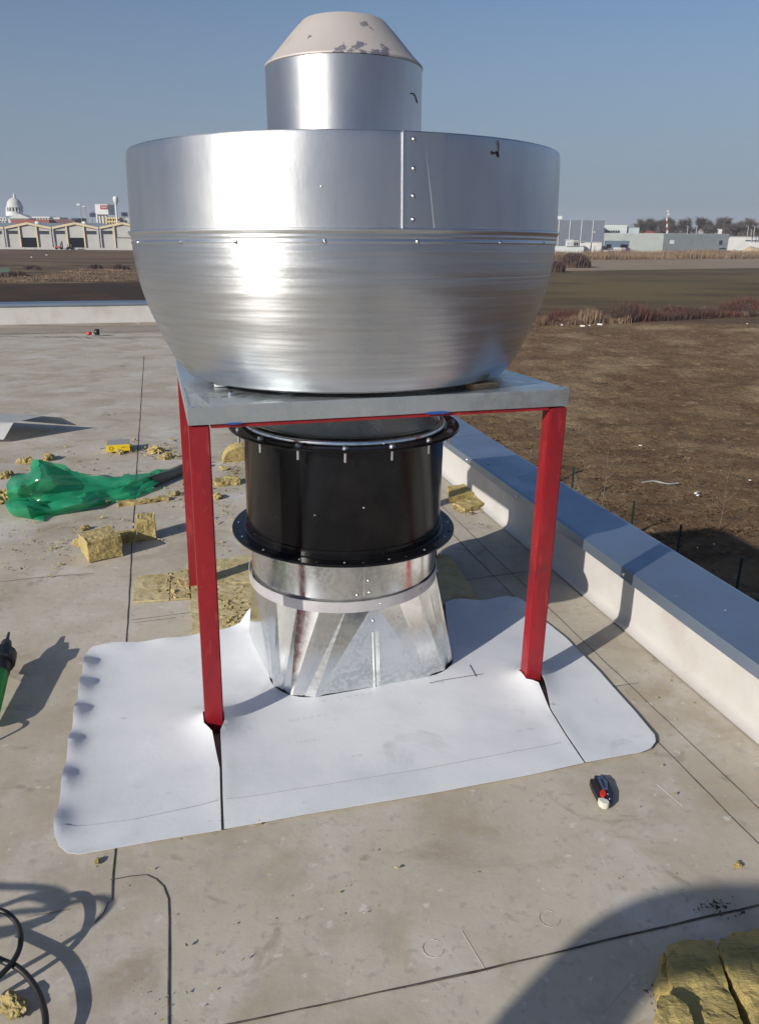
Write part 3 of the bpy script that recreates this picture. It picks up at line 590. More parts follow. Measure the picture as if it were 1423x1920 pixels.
bm = bmnew(); tube(bm, spline([U(1203, 905, -HG+.3), U(1225, 902, -HG+.35), U(1250, 907, -HG+.3), U(1272, 906, -HG+.3)], 5), .05, 6); done(bm, 'plastic_pipe', M_grey, label='grey length of flexible pipe lying on the plowed field', cat='pipe')

# ---------------------------------------------------------------- our building: roof, parapets
def roofz(x, y):
    b = Vector((x, y, 0)).dot(BV); return -.015*max(0, b-6.5)
def AB(a, b, z=0): return AV*a+BV*b+Vector((0, 0, z))
# wall base line in stand axes
wa = [Vector(U(*p)) for p in ((889.9, 933.7), (1099.7, 1103.2), (1188.6, 1183.7), (1423, 1391.4))]
WA = sum(p.dot(AV) for p in wa)/4
EB = 19.7   # far wall along BV
LA, NB = -24, -9
bm = bmnew(); rows = []
for bb in (NB, -4, 0, 3, 6.5, 8, 10, 12, 14, 16, 18, EB+.3):
    rows.append([bm.verts.new(AB(aa, bb, -.015*max(0, bb-6.5)-.006)) for aa in (LA, -12, -6, -3, 0, WA+.2)])
for r0, r1 in zip(rows, rows[1:]):
    for i in range(5): bm.faces.new((r0[i], r0[i+1], r1[i+1], r1[i]))
roof = done(bm, 'roof', M_roof, kind='structure')
bm = bmnew(); box(bm, AB((LA+WA)/2+.05, (NB+EB)/2, -HG/2-.35), (WA-LA+.5, EB-NB+.6, HG-.7), rz(TH))
tb = thing('own_building', AB(0, 0, -HG), 'tall building whose flat roof carries the fan', 'building'); o = done(bm, 'outer_wall', B_wall, tb); o.location = (-tb.location)
# membrane strips laid parallel to the parapet
SA = U(240, 1165).dot(AV)
cuts = [LA, SA-7.6, SA-5.7, SA-3.8, SA-1.9, SA, WA-.42, WA-.012]
for i in range(len(cuts)-1):
    a0, a1 = cuts[i], cuts[i+1]; bm = bmnew(); rows = []
    n = 60
    for k in range(n+1):
        bb = NB+(EB-NB)*k/n; zz = -.015*max(0, bb-6.5)
        rows.append([bm.verts.new(AB(a0+(a1-a0)*q, bb, zz-.0015)) for q in (0, .04, .25, .5, .75, .96, 1)])
    for r0, r1 in zip(rows, rows[1:]):
        for j in range(6): bm.faces.new((r0[j], r0[j+1], r1[j+1], r1[j]))
    done(bm, 'membrane_strip', M_roof, roof, True)
def seam(pts, wdt=.006, z=.0006, wob=.002):
    P_ = [Vector(p) for p in pts]; Q = []
    for a, b in zip(P_, P_[1:]):
        k = max(1, int((b-a).length/.05)); Q += [a+(b-a)*j/k for j in range(k)]
    Q.append(P_[-1]); bm = bmnew(); L_ = []
    for i, q in enumerate(Q):
        t_ = (Q[min(i+1, len(Q)-1)]-Q[max(0, i-1)]).normalized(); nn = Vector((-t_.y, t_.x, 0)); ww = wdt*(.55+.6*abs(noise.noise(q*3)+.4)); c = q+nn*wob*noise.noise(q*6)*2
        zz = roofz(q.x, q.y)+z
        L_.append([bm.verts.new(Vector((c.x, c.y, zz))+nn*ww/2), bm.verts.new(Vector((c.x, c.y, zz+.0010))), bm.verts.new(Vector((c.x, c.y, zz))-nn*ww/2)])
    for a, b in zip(L_, L_[1:]):
        for j in (0, 1): bm.faces.new((a[j], a[j+1], b[j+1], b[j]))
    bmesh.ops.recalc_face_normals(bm, faces=bm.faces[:])
    return done(bm, 'seam', M_seam, roof)
seam([AB(SA, U(205, 1690).dot(BV)), AB(SA, 14)], .008)
seam([U(205, 1690), U(195, 1712), U(178, 1730)], .004)
seam([U(380, 1932), U(560, 1893), U(900, 1820), U(1230, 1741), U(1500, 1678)], .008)
seam([U(208, 1650), U(245, 1643), U(275, 1640)]+[U(*p) for p in ((293, 1648), (308, 1662), (317, 1685), (319, 1720), (318, 1780), (317, 1850), (316, 1960))], .006)
seam([U(0, 1091), U(70, 1083), U(178, 1075)], .004); seam([U(250, 1168), U(330, 1158)], .003); seam([U(246, 1163), U(360, 1148)], .003)
seam([U(872, 1087), U(985, 1072)], .006); seam([U(1130, 1290), U(1197, 1280)], .005); seam([U(820, 1037), U(870, 1087)], .003)
for da, wd in ((.42, .005), (.30, .004), (.012, .012)):
    seam([AB(WA-da, b_) for b_ in (1.2, 3, 5, 7)], wd)
seam([U(255, 885), U(330, 878)], .003); seam([U(50, 1720), U(130, 1705)], .003)
for (px, py, r_) in ((1030, 1722, .03), (812, 1778, .03)):
    c = U(px, py); pts = [c+Vector((math.cos(k/10*5.2+1)*r_, math.sin(k/10*5.2+1)*r_, 0)) for k in range(11)]; o = seam(pts, .0015, -.0004); o.name = 'fastener_mark'
    o.data.materials.clear(); o.data.materials.append(M_roof)
# stains near the wall foot
def parapet(name, label, p0, dirv, nrm, L, zb, zt, off, mlen, gap):
    """inner foot starts at p0, runs along dirv; nrm points outwards"""
    t = thing(name, p0, label, 'parapet')
    bm = bmnew(); n = int(L/.25); rows = []
    prof = [(-.05, zb+.006), (-.012, zb+.014), (0, zb+.05), (0.0, zt-.05), (0, zt-.005), (.31, zt-.005), (.31, zb-1.2)]
    for k in range(n+1):
        q = dirv*(L*k/n); wv = .006*N(p0+q, 1.3, 3)
        rows.append([bm.verts.new(q+nrm*(o_+(wv if 0 < i < 4 else 0))+Vector((0, 0, z_))) for i, (o_, z_) in enumerate(prof)])
    for a, b in zip(rows, rows[1:]):
        for j in range(len(prof)-1): bm.faces.new((a[j], b[j], b[j+1], a[j+1]))
    bmesh.ops.recalc_face_normals(bm, faces=bm.faces[:]); done(bm, 'upstand', M_wallm, t, True)
    x = 0; k = 0
    while x < L:
        l = min(mlen, L-x); bm = bmnew(); e = .004*(k % 2)
        pf = [(-.030, zt-.052), (-.026, zt-.052), (-.024, zt-.004+e), (.0, zt+.0005+e), (.32, zt+.012+e), (.335, zt+.008+e), (.338, zt-.07), (.342, zt-.07), (.340, zt+.014+e), (.32, zt+.018+e), (-.002, zt+.005+e), (-.028, zt+.001+e)]
        r0 = [bm.verts.new(dirv*(x-(.0 if k % 2 else .015))+nrm*o_+Vector((0, 0, z_))) for o_, z_ in pf]; r1 = [bm.verts.new(dirv*(x+l+(.0 if k % 2 else .015))+nrm*o_+Vector((0, 0, z_))) for o_, z_ in pf]
        m_ = len(pf)
        for j in range(m_): bm.faces.new((r0[j], r1[j], r1[(j+1) % m_], r0[(j+1) % m_]))
        bm.faces.new(r0); bm.faces.new(r1[::-1]); bmesh.ops.recalc_face_normals(bm, faces=bm.faces[:]); done(bm, 'coping_sheet', M_cop, t)
        x += l; k += 1
    return t
tp = parapet('right_parapet', 'white parapet with blue-grey metal coping beside the fan', AB(WA, -8, 0), BV, AV, EB+8, 0, .298, 0, 2.0, 0)
screw_me = None
def screw(loc, nrm_, parent, r=.008, name='screw', mt=M_zinc):
    global screw_me
    if screw_me is None:
        bm = bmnew(); lathe(bm, [(1.5, 0), (1.5, .15), (.85, .22), (.8, .75), (.45, .95), (.01, 1.0)], 10); screw_me = bpy.data.meshes.new('screw'); bm.to_mesh(screw_me); bm.free()
        screw_me.materials.append(M_zinc)
        for p in screw_me.polygons: p.use_smooth = True
    o = link(name, screw_me, None, parent); o.location = loc; o.rotation_euler = Vector(nrm_).to_track_quat('Z', 'Y').to_euler(); o.scale = (r, r, r); return o
M_scr = mat('scuffed_membrane', (.56, .53, .47), .7)
for (px, py, qx, qy, wd_) in ((865, 1745, 912, 1822, .0012), (1128, 1900, 1180, 1840, .0012), (1232, 1470, 1280, 1512, .002)):
    o = seam([U(px, py), U(qx, qy)], wd_, -.0006); o.name = 'scratch'; o.data.materials.clear(); o.data.materials.append(M_scr)
for px, py in ((865, 862.5), (957, 932), (1152, 1078)):
    q = U(px, py, .272); q = AV*(WA-.030)+BV*q.dot(BV); q.z = .272; screw(q-tp.location, -AV, tp, .008)
for px, py in ((1360, 1144), (916, 867), (975, 890)): q = U(px, py, .312); q.z = .309; screw(q-tp.location, (0, 0, 1), tp, .008)
zfar = -.015*(EB-6.5)
tf = parapet('far_parapet', 'white parapet with pale metal coping across the far end of the roof', AB(WA+.01, EB, 0), -AV, BV, 22, zfar, .298, 0, 3.0, 0)
# dirt along the far wall foot
for (p0, p1, w_) in (((-10, 632), (130, 634), .07), ((130, 634), (200, 637), .06), ((200, 637), (310, 634), .07), ((0, 627), (170, 625), .05), ((190, 624), (300, 623), .05)):
    A_, B_ = [Vector(U(p[0], p[1], -.17)) for p in (p0, p1)]; s_ = seam([Vector((A_.x, A_.y, 0)), Vector((B_.x, B_.y, 0))], w_, .022, .05); s_.name = 'dirt_line'
    for v in s_.data.vertices: pass
# muddy band between water line and the wall
_mud_ = 1
M_mud = mat('dried_mud', (.31, .265, .215), .9, world=True, layers=[((.20, .16, .12), 1.2, .5, .7, 8, (.4, 2, 1)), ((.42, .39, .34), 3, .6, .7, 8)])

bm = bmnew(); rr0 = []
for k in range(61):
    a_ = -16+k*(WA+16-.02)/60; rr0.append([bm.verts.new(AB(a_, bb+.25*N((a_, w0, 0), .8, 3), roofz(*AB(a_, bb).xy)+dz)) for w0, bb, dz in ((0, EB-1.6, .002), (1, EB-.9, .012), (2, EB-.3, .012))]+[bm.verts.new(AB(a_, EB-.02, roofz(*AB(a_, EB).xy)+.05))])
for a_, b_ in zip(rr0, rr0[1:]):
    for j in range(3): bm.faces.new((a_[j], b_[j], b_[j+1], a_[j+1]))
bmesh.ops.recalc_face_normals(bm, faces=bm.faces[:]); done(bm, 'mud_band', M_mud, roof, True)
# ---------------------------------------------------------------- exposed insulation in the roof
def rough_prism(name, pts, z0, z1, mt, parent=None, seed=1, amp=.006, step=.03, top=None, **k):
    """block over a plan outline: densely meshed top and sides, roughened"""
    cx = sum(p[0] for p in pts)/len(pts); cy = sum(p[1] for p in pts)/len(pts)
    B = dens([(p[0]-cx, p[1]-cy) for p in pts], step); P_ = list(B); nb = len(B)
    xs = [p[0] for p in B]; ys = [p[1] for p in B]; y = min(ys)
    while y < max(ys):
        x = min(xs)
        while x < max(xs):
            p = Vector((x+random.uniform(-.2, .2)*step, y+random.uniform(-.2, .2)*step))
            if inpoly(p, B) and min((p-b).length for b in B) > step*.45: P_.append(p)
            x += step
        y += step
    r = delaunay_2d_cdt(P_, [], [list(range(nb))], 1, 1e-5); bm = bmnew()
    h = (z1-z0)
    tv = [bm.verts.new((v[0], v[1], h+(top(v[0]+cx, v[1]+cy) if top else 0))) for v in r[0]]
    for f in r[2]: bm.faces.new([tv[i] for i in f])
    nl = max(1, int(h/step)); prev = tv[:nb]
    bnd = {}
    for i, v in enumerate(r[0][:nb]): pass
    order = list(range(nb))
    for l in range(1, nl+1):
        cur = [bm.verts.new((r[0][i][0], r[0][i][1], tv[i].co.z*(1-l/nl))) for i in order]
        for i in range(nb): bm.faces.new((prev[i], prev[(i+1) % nb], cur[(i+1) % nb], cur[i]))
        prev = cur
    bmesh.ops.recalc_face_normals(bm, faces=bm.faces[:])
    for v in bm.verts:
        q = v.co+Vector((cx, cy, z0)); f_ = 1 if v.co.z > .001 else 0
        d = Vector((N(q, 14, 3, seed), N(q, 14, 3, seed+3), N(q, 18, 3, seed+6)*f_))*amp
        d += Vector((N(q, 60, 2, seed+9), N(q, 60, 2, seed+4), N(q, 60, 2, seed+5)*f_))*amp*.4
        v.co += d
    o = done(bm, name, mt, parent, **k); o.location = Vector((cx, cy, z0))-(parent.location if parent else Vector()); return o
def px2(*pp, z=0): return [U(x, y, z) for x, y in pp]
hole = thing('insulation_patch', U(420, 1110), 'patch of bare yellow wool boards set into the roof behind the left legs', 'insulation')
M_flat = mat('flat_wool_board', (.52, .44, .24), .95, world=True, layers=[((.40, .32, .15), 7, .45, .62, 8), ((.50, .44, .28), 30, .55, .7, 6), ((.21, .17, .08), 18, .64, .74, 6)], bump=[(40, .7, .008), (160, .6, .002)])
for i, q in enumerate([((257, 1083), (320, 1077), (318, 1127), (250, 1131)), ((322, 1077), (353, 1069), (357, 1124), (320, 1127)), ((351, 1060), (478, 1043), (476, 1095), (361, 1098)), ((358, 1100), (476, 1098), (476, 1182), (362, 1192)), ((815, 1046), (842, 1044), (903, 1135), (830, 1140))]):
    rough_prism('wool_board', px2(*q), .001, .010+.002*i, M_flat, hole, i+2, .004, .03)
# crumbs
def crumbs(name, n, spots, mt, lab):
    bm = bmnew()
    for _ in range(n):
        (cx, cy, rx, ry, s0) = random.choice(spots); a = random.random()*6.28; rr = random.random()**.8
        q = U(cx+math.cos(a)*rx*rr, cy+math.sin(a)*ry*rr); s = s0*random.uniform(.3, 1.2)*random.random()**.5+.002
        q.z = roofz(q.x, q.y)+s*.3+.006
        vs = [bm.verts.new(q+Vector((random.uniform(-1, 1), random.uniform(-1, 1), random.uniform(-.5, 1)))*s) for _ in range(5)]
        for f in ((0, 1, 2), (0, 2, 3), (0, 3, 1), (1, 3, 4), (1, 4, 2), (2, 4, 3)): bm.faces.new([vs[i] for i in f])
    bmesh.ops.recalc_face_normals(bm, faces=bm.faces[:])
    return done(bm, name, mt, kind='stuff', label=lab, cat='crumbs')
crumbs('wool_crumbs', 1500, [(150, 890, 180, 60, .014), (420, 960, 60, 120, .014), (100, 1030, 120, 60, .012), (230, 1000, 110, 40, .014), (430, 1140, 45, 45, .016), (430, 1140, 45, 45, .02), (340, 1100, 60, 25, .016), (300, 840, 80, 25, .018), (340, 930, 60, 40, .014), (880, 950, 35, 20, .02), (440, 880, 30, 50, .014)], M_wool, 'yellow wool crumbs strewn over the roof left of the fan')
crumbs('scattered_crumbs', 110, [(700, 1600, 600, 250, .006), (200, 1400, 200, 300, .006), (1200, 1300, 150, 150, .007), (330, 1870, 90, 60, .004), (600, 1700, 400, 150, .004), (1150, 1350, 200, 200, .004)], M_wool, 'few tiny yellow crumbs on the bare roof in front')

crumbs('dirt_crumbs', 150, [(1345, 1705, 60, 22, .006), (1345, 1705, 40, 12, .008), (1240, 1860, 30, 50, .006), (1150, 1120, 50, 25, .005), (900, 985, 40, 12, .006)], M_seam, 'dark dirt crumbs scattered around the wool slabs and parapet foot')
# ---------------------------------------------------------------- white membrane sheet laid round the duct
DC = Vector((-.150, 3.445, 0)); DROT = R(20); DH = .43; DRC = .19
def base_outline(off=0, n=6):
    out = []; h = DH+off; rc = DRC+off
    for q in range(4):
        a0 = q*math.pi/2; cxq = (h-rc)*(1 if q in (0, 3) else -1); cyq = (h-rc)*(1 if q in (0, 1) else -1)
        for k in range(n+1):
            a = a0+k*(math.pi/2)/n; p = Vector((cxq+rc*math.cos(a), cyq+rc*math.sin(a), 0)); p.rotate(rz(DROT).to_3x3().to_quaternion()); out.append(DC+p)
    return out
LEGS = {'fl': None}
PX0, PY0 = -.68431, 2.69847; PW = 1.46; PD = 1.50; PZ = 1.293
ORG = Vector((PX0, PY0, 0))
legb = [ORG+AV*s+BV*t_ for s, t_ in ((.04, .04), (PW-.04, .04), (.04, PD-.04), (PW-.04, PD-.04))]
bo = base_outline(.002, 8)
# order: outline goes ccw from +x; pick front side part from left tip to right side
ang = lambda p: math.atan2((p-DC).y, (p-DC).x)
lefttip = U(476, 1152, .05); lefttip.z = 0
front = sorted([p for p in bo if -math.pi <= ang(p) <= R(10)], key=ang)
fl, fr = legb[0], legb[1]
hw = .041
def leghole(c):  # four corners in stand axes
    return [c+AV*sx*hw+BV*sy*hw for sx, sy in ((-1, -1), (-1, 1), (1, 1), (1, -1))]
lh, rh = leghole(fl), leghole(fr)
OUT = [U(*p) for p in ((176, 1218), (168, 1224), (163, 1236), (156, 1275), (143, 1345), (133, 1400), (121, 1470), (104, 1560), (104, 1575), (112, 1592), (128, 1604), (150, 1606), (280, 1583), (415.5, 1560.5))]
OUT += [U(414, 1500), U(413, 1450), lh[0]-BV*.06+AV*.028, lh[0], lh[1], lh[2], lh[3], lh[3]-BV*.06-AV*.022, U(417.5, 1450), U(418.5, 1500), U(421, 1558.5)]
OUT += [U(*p) for p in ((560, 1535), (700, 1512), (850, 1486), (1000, 1457), (1094, 1437.5))]
OUT += [U(1058, 1385), U(1028, 1338), rh[0]-BV*.05+AV*.035, rh[0], rh[1], rh[2], rh[3], rh[3]-BV*.05-AV*.012, U(1030.5, 1337), U(1060.5, 1384), U(1097, 1436.5)]
OUT += [U(*p) for p in ((1150, 1426), (1200, 1416), (1218, 1409), (1228, 1396), (1226, 1384), (1190, 1340), (1120, 1261), (1060, 1200), (1021, 1168), (985, 1138), (968, 1127), (947, 1123), (905, 1130), (862, 1134), (834, 1138))]
OUT += front[::-1] + [U(487, 1195)+Vector((-.0, 0, 0)), lefttip]+[U(*p) for p in ((467, 1172), (451, 1183), (414, 1189), (370, 1194), (330, 1201), (270, 1207), (210, 1212))]
OUT = [Vector((p.x, p.y)) for p in OUT]
slitL = [Vector(p.xy) for p in (fl, U(416, 1440), U(418, 1560))]; slitR = [Vector(p.xy) for p in (fr, U(1044, 1361), U(1095, 1437))]
def dseg(p, a, b):
    d = b-a; t_ = max(0, min(1, (p-a).dot(d)/d.length_squared)); return (p-a-d*t_).length, t_
ledge = [Vector(U(*p).xy) for p in ((163, 1236), (104, 1565))]
lobes = [.06, .22, .40, .58, .76, .95]
def zs(x, y):
    p = Vector((x, y)); z = .009+.006*N((x, y, 0), 1.6, 3, 5)+.004
    for sl, hh, dead in ((slitL, .075, .16), (slitR, .06, .14)):
        d1, t1 = dseg(p, sl[0], sl[1]); d2, t2 = dseg(p, sl[1], sl[2])
        if d1 < .30: z += hh*max(0, 1-t1)**1.3*math.exp(-(d1/.07)**1.4)
        if d2 < .1: z += .008*math.exp(-(d2/.05)**2)*(1-t2)
        dl = (p-sl[0]).length; z += .012*math.exp(-(dl/.3)**2)
    d, t_ = dseg(p, ledge[0], ledge[1])
    if d < .25:
        for c in lobes: z += (.030+.010*math.sin(c*37))*math.exp(-((t_-c-.02)/.060)**2)*math.exp(-(d/.040)**1.6)
        z += .004*math.exp(-(d/.1)**2)
    # pushed up against the duct
    dl = (p-Vector(lefttip.xy)).length; z += .075*math.exp(-(dl/.10)**1.6)
    dd = (p-Vector(DC.xy)).length-.5
    z += .014*math.exp(-max(0, dd)/.12)
    # slight hump along the back edge
    d, t_ = dseg(p, Vector(U(210, 1212).xy), Vector(U(451, 1183).xy)); z += .006*math.exp(-(d/.08)**2)*(1+math.sin(t_*17+1)*.7)
    d, t_ = dseg(p, Vector(U(834, 1138).xy), Vector(U(985, 1138).xy)); z += .012*math.exp(-(d/.08)**2)*(1+math.sin(t_*9))
    return z
sheet('membrane_sheet', OUT, zs, .0015, .022, M_white, label='white roofing membrane with rounded corners slit around the stand legs', cat='roofing sheet')
# ink stamps and pencil line on the sheet
def line_on(pts, wdt, mt, nm, lab=None, zf=zs, dz=.0025, parent=None):
    Q = dens([p.xy for p in pts]+[], .02) if False else []
    for a, b in zip(pts, pts[1:]):
        k = max(1, int((b-a).length/.02)); Q += [a+(b-a)*j/k for j in range(k)]
    Q.append(pts[-1]); bm = bmnew(); tube(bm, [Vector((q.x, q.y, zf(q.x, q.y)+dz)) for q in Q], wdt, 4)
    return bm
ms_ = [o for o in COL.objects if o.name == 'membrane_sheet'][0]
M_pen = mat('pencil_grey', (.30, .31, .34), .8)
for pts in (((118, 1560), (250, 1542), (408, 1508)), ((424, 1506), (600, 1480), (800, 1447), (1050, 1400)),):
    bm = line_on([U(*p) for p in pts], .0012, M_pen, 'guide_line'); done(bm, 'guide_line', M_pen, ms_)
for pts in (((805, 1290), (830, 1284), (860, 1279), (905, 1272)), ((880, 1255), (892, 1277))):
    bm = line_on([U(*p) for p in pts], .0012, M_ink, 'marker_stroke'); done(bm, 'marker_stroke', M_ink, ms_)
M_fade = mat('faded_print', (.63, .645, .665), .7)
bm = bmnew()
for (px, py, n) in ((560, 1400, 3), (640, 1320, 5), (670, 1340, 4), (545, 1360, 6), (660, 1425, 2)):
    for k in range(n):
        q = U(px+k*13, py-k*2.2); c = random.choice(((1, 0), (0, 1), (1, 1)))
        for sx, sy, ww, hh_ in ((-.006, 0, .0035, .022), (.006, .004, .0035, .015), (0, .008, .014, .0035)):
            box(bm, (q.x+sx, q.y+sy, zs(q.x, q.y)-.0002), (ww, hh_, .0012), rz(TH))
done(bm, 'faded_print', M_fade, ms_, kind='stuff')

# ---------------------------------------------------------------- stand
TA, TB = .00164, -.0372
pc = ORG+AV*(PW/2+.02085)+BV*(PD/2+.01661)
def ptop(s, t_): return pc+AV*(s-PW/2)+BV*(t_-PD/2)+Vector((0, 0, PZ+TA*(s-PW/2)+TB*(t_-PD/2)))
stand = thing('steel_stand', ORG, 'red steel four legged stand with a galvanised top plate', 'stand')
for (s, t_) in ((.04, .04), (PW-.04, .04), (.04, PD-.04), (PW-.04, PD-.04)):
    b = ORG+AV*s+BV*t_-ORG; tp_ = ptop(s, t_)-ORG; tp_.z -= .072; bm = bmnew(); h2 = .036
    rad = []
    for c, z in ((b, -.005), (tp_, 0)):
        for sx, sy in ((-1, -1), (1, -1), (1, 1), (-1, 1)): rad.append(bm.verts.new(Vector((c.x, c.y, c.z+z))+AV*sx*h2+BV*sy*h2))
    for i in range(4): bm.faces.new((rad[i], rad[(i+1) % 4], rad[4+(i+1) % 4], rad[4+i]))
    bm.faces.new(rad[4:]); bm.faces.new(rad[3::-1])
    bmesh.ops.recalc_face_normals(bm, faces=bm.faces[:]); bmesh.ops.bevel(bm, geom=bm.edges[:], offset=.005, segments=2, affect='EDGES'); done(bm, 'leg', M_red, stand)
for (p, q) in (((.08, .04), (PW-.08, .04)), ((.08, PD-.04), (PW-.08, PD-.04)), ((.04, .08), (.04, PD-.08)), ((PW-.04, .08), (PW-.04, PD-.08))):
    A_, B_ = ptop(*p)-ORG, ptop(*q)-ORG; A_.z -= .050; B_.z -= .050; d = (B_-A_); nn = d.normalized().cross(Vector((0, 0, 1))).normalized(); bm = bmnew(); vs = []
    for c in (A_, B_):
        for sx, sy in ((-1, -1), (1, -1), (1, 1), (-1, 1)): vs.append(bm.verts.new(c+nn*.032*sx+Vector((0, 0, .030*sy))))
    for i in range(4): bm.faces.new((vs[i], vs[(i+1) % 4], vs[4+(i+1) % 4], vs[4+i]))
    bm.faces.new(vs[4:]); bm.faces.new(vs[3::-1]); bmesh.ops.recalc_face_normals(bm, faces=bm.faces[:]); done(bm, 'beam', M_red, stand)
# top plate: folded tray with a round hole
bm = bmnew(); e0 = []
HB = Vector((-.155, 3.50, 0)); rr_ = .46
sq = []; nseg = 64
def plocal(q):  # plan point -> plate surface
    d = q-pc; s, t_ = d.dot(AV), d.dot(BV); return Vector((q.x, q.y, PZ+TA*s+TB*t_))-ORG
outer = []
per = [(0, 0), (PW, 0), (PW, PD), (0, PD)]
for i in range(4):
    for k in range(nseg//4):
        a_, b_ = per[i], per[(i+1) % 4]; f_ = k/(nseg/4); outer.append((a_[0]+(b_[0]-a_[0])*f_, a_[1]+(b_[1]-a_[1])*f_))
ov = [bm.verts.new(ptop(*p)-ORG) for p in outer]
iv = []
for p in outer:
    w_ = ptop(*p); d = Vector((w_.x-HB.x, w_.y-HB.y, 0)).normalized(); iv.append(bm.verts.new(plocal(HB+d*rr_)))
mid = []
for a_, b_ in zip(ov, iv): mid.append(bm.verts.new((a_.co+b_.co)/2+Vector((0, 0, .003*noise.noise(a_.co*3)))))
for k in range(nseg):
    j = (k+1) % nseg; bm.faces.new((ov[k], ov[j], mid[j], mid[k])); bm.faces.new((mid[k], mid[j], iv[j], iv[k]))
lo = []
for i, p in enumerate(outer):
    c = ov[i].co; lo.append(bm.verts.new(c-Vector((0, 0, .066+.001*noise.noise(c*4)))+AV*(.002 if p[0] == 0 else -.002 if p[0] == PW else 0)))
for k in range(nseg):
    j = (k+1) % nseg; bm.faces.new((ov[k], lo[k], lo[j], ov[j]))
bmesh.ops.recalc_face_normals(bm, faces=bm.faces[:]); bm.normal_update()
es = [e for e in bm.edges if len(e.link_faces) == 2 and e.calc_face_angle(0) > 1]; bmesh.ops.bevel(bm, geom=es, offset=.004, segments=2, affect='EDGES')
bmesh.ops.solidify(bm, geom=bm.faces[:], thickness=.002); plate = done(bm, 'top_plate', M_galv, stand); shade_auto(plate, 30)
# hem lip at the lower plate edge, blue masking scraps
M_bluet = mat('blue_film', (.02, .08, .32), .3)
for (px, py, w_, h_) in ((430, 795.5, .06, .010), (800, 775, .10, .012)):
    f_ = (px-352)/(1067-352); q = ptop(PW*f_, 0)-ORG; bm = bmnew(); bmesh.ops.create_cone(bm, cap_ends=True, segments=14, radius1=w_/2, radius2=w_/2, depth=.002, matrix=Matrix.Translation(q+Vector((0, 0, -.066))-BV*.003) @ rz(TH) @ Matrix.Diagonal((1, 1, .10, 1)) @ Matrix.Rotation(R(90), 4, 'X')); done(bm, 'film_scrap', M_bluet, stand)

# ---------------------------------------------------------------- fan bowl
BX, BY = -.1481, 3.5452
nrm = Vector((-.0057, .0227, 1)).normalized()
fan = thing('roof_fan', (BX, BY, PZ), 'large spun aluminium bowl shaped roof fan with a short chimney on top', 'exhaust fan', rot=nrm.to_track_quat('Z', 'Y').to_euler())
fan.rotation_euler = (math.asin(-nrm.y), math.asin(nrm.x), 0)
prof = [(.60, .034), (.655, .030), (.684, .040), (.694, .052), (.722, .085), (.745, .13), (.772, .185), (.795, .24), (.820, .305), (.842, .38), (.855, .45), (.863, .52), (.864, .545), (.867, .548), (.867, .556), (.864, .559), (.864, .563), (.867, .566), (.867, .573), (.865, .576), (.872, .580), (.872, .586)]
# fine spinning ridges
pr = [prof[0], prof[1], prof[2]]
def interp(z):
    for (r0, z0), (r1, z1) in zip(prof[3:12], prof[4:13]):
        if z0 <= z <= z1: return r0+(r1-r0)*(z-z0)/(z1-z0)
    return prof[3][0]
# smooth spline of the section with small random ridges
sp = spline([(r, 0, z) for r, z in prof[2:13]], 14); rg = random.Random(4); acc = 0; 
for i, p in enumerate(sp):
    pr.append((p.x+rg.uniform(-1, 1)*.00022*(.3+p.z*2)+(.0011*(1 if i % 2 else -1) if p.z > .44 else .0005*(i % 5 == 0)), p.z))
pr += prof[13:]
bm = bmnew(); lathe(bm, pr, 160); done(bm, 'bowl', M_al, fan, True)
bm = bmnew(); lathe(bm, [(.869, .586), (.8685, .60), (.8660, .70), (.8645, .78), (.8625, .85), (.860, .875), (.858, .880), (.855, .875), (.857, .60), (.855, .586)], 160)
for v in bm.verts:
    a = math.atan2(v.co.y, v.co.x); k = 1+.0016*math.sin(a*3+1)+.0010*math.sin(a*7); v.co.x *= k; v.co.y *= k
done(bm, 'wind_band', M_alb, fan, True)
bm = bmnew(); lathe(bm, [(.872, .583), (.876, .586), (.8765, .591), (.873, .595), (.868, .592), (.868, .583)], 160, close=True); done(bm, 'bead_ring', M_alb, fan, True)
bm = bmnew(); lathe(bm, [(.86, .60), (.70, .61), (.31, .65)], 64); done(bm, 'inner_floor', M_al, fan, True)
bm = bmnew(); lathe(bm, [(.3095, .62), (.3095, 1.18), (.3098, 1.20)], 96); bmesh.ops.recalc_face_normals(bm, faces=bm.faces[:]); done(bm, 'inner_cylinder', M_alb, fan, True)
bm = bmnew(); lathe(bm, [(.3095, 1.2005), (.3125, 1.203), (.3115, 1.209), (.28, 1.240), (.21, 1.318), (.168, 1.362), (.160, 1.368), (.14, 1.371), (.001, 1.373)], 96)
cone = done(bm, 'cone_cap', M_alt, fan, True); cone.data.set_sharp_from_angle(angle=R(25))
def fanpt(deg, r, z): a = R(deg); return Vector((math.cos(a)*r, math.sin(a)*r, z))
JD = -75.5
bm = bmnew(); 
for (d0, d1, r_) in ((JD, JD+9.5, .8705),):
    n = 10; rows = []
    for k in range(n+1):
        a = d0+(d1-d0)*k/n; rows.append([bm.verts.new(fanpt(a, r_-.0022*(z_-.586)/.29*4*.9+o_, z_)) for z_, o_ in ((.595, 0), (.70, .0002), (.80, .0), (.876, 0))])
    for a_, b_ in zip(rows, rows[1:]):
        for j in range(3): bm.faces.new((a_[j], b_[j], b_[j+1], a_[j+1]))
bm.normal_update(); bm.faces.ensure_lookup_table()
if bm.faces[0].normal.dot(fanpt(JD, 1, 0)) < 0: bmesh.ops.reverse_faces(bm, faces=bm.faces[:])
bmesh.ops.solidify(bm, geom=bm.faces[:], thickness=.0012); ov_ = done(bm, 'overlap_strip', M_alb, fan); shade_auto(ov_, 30)
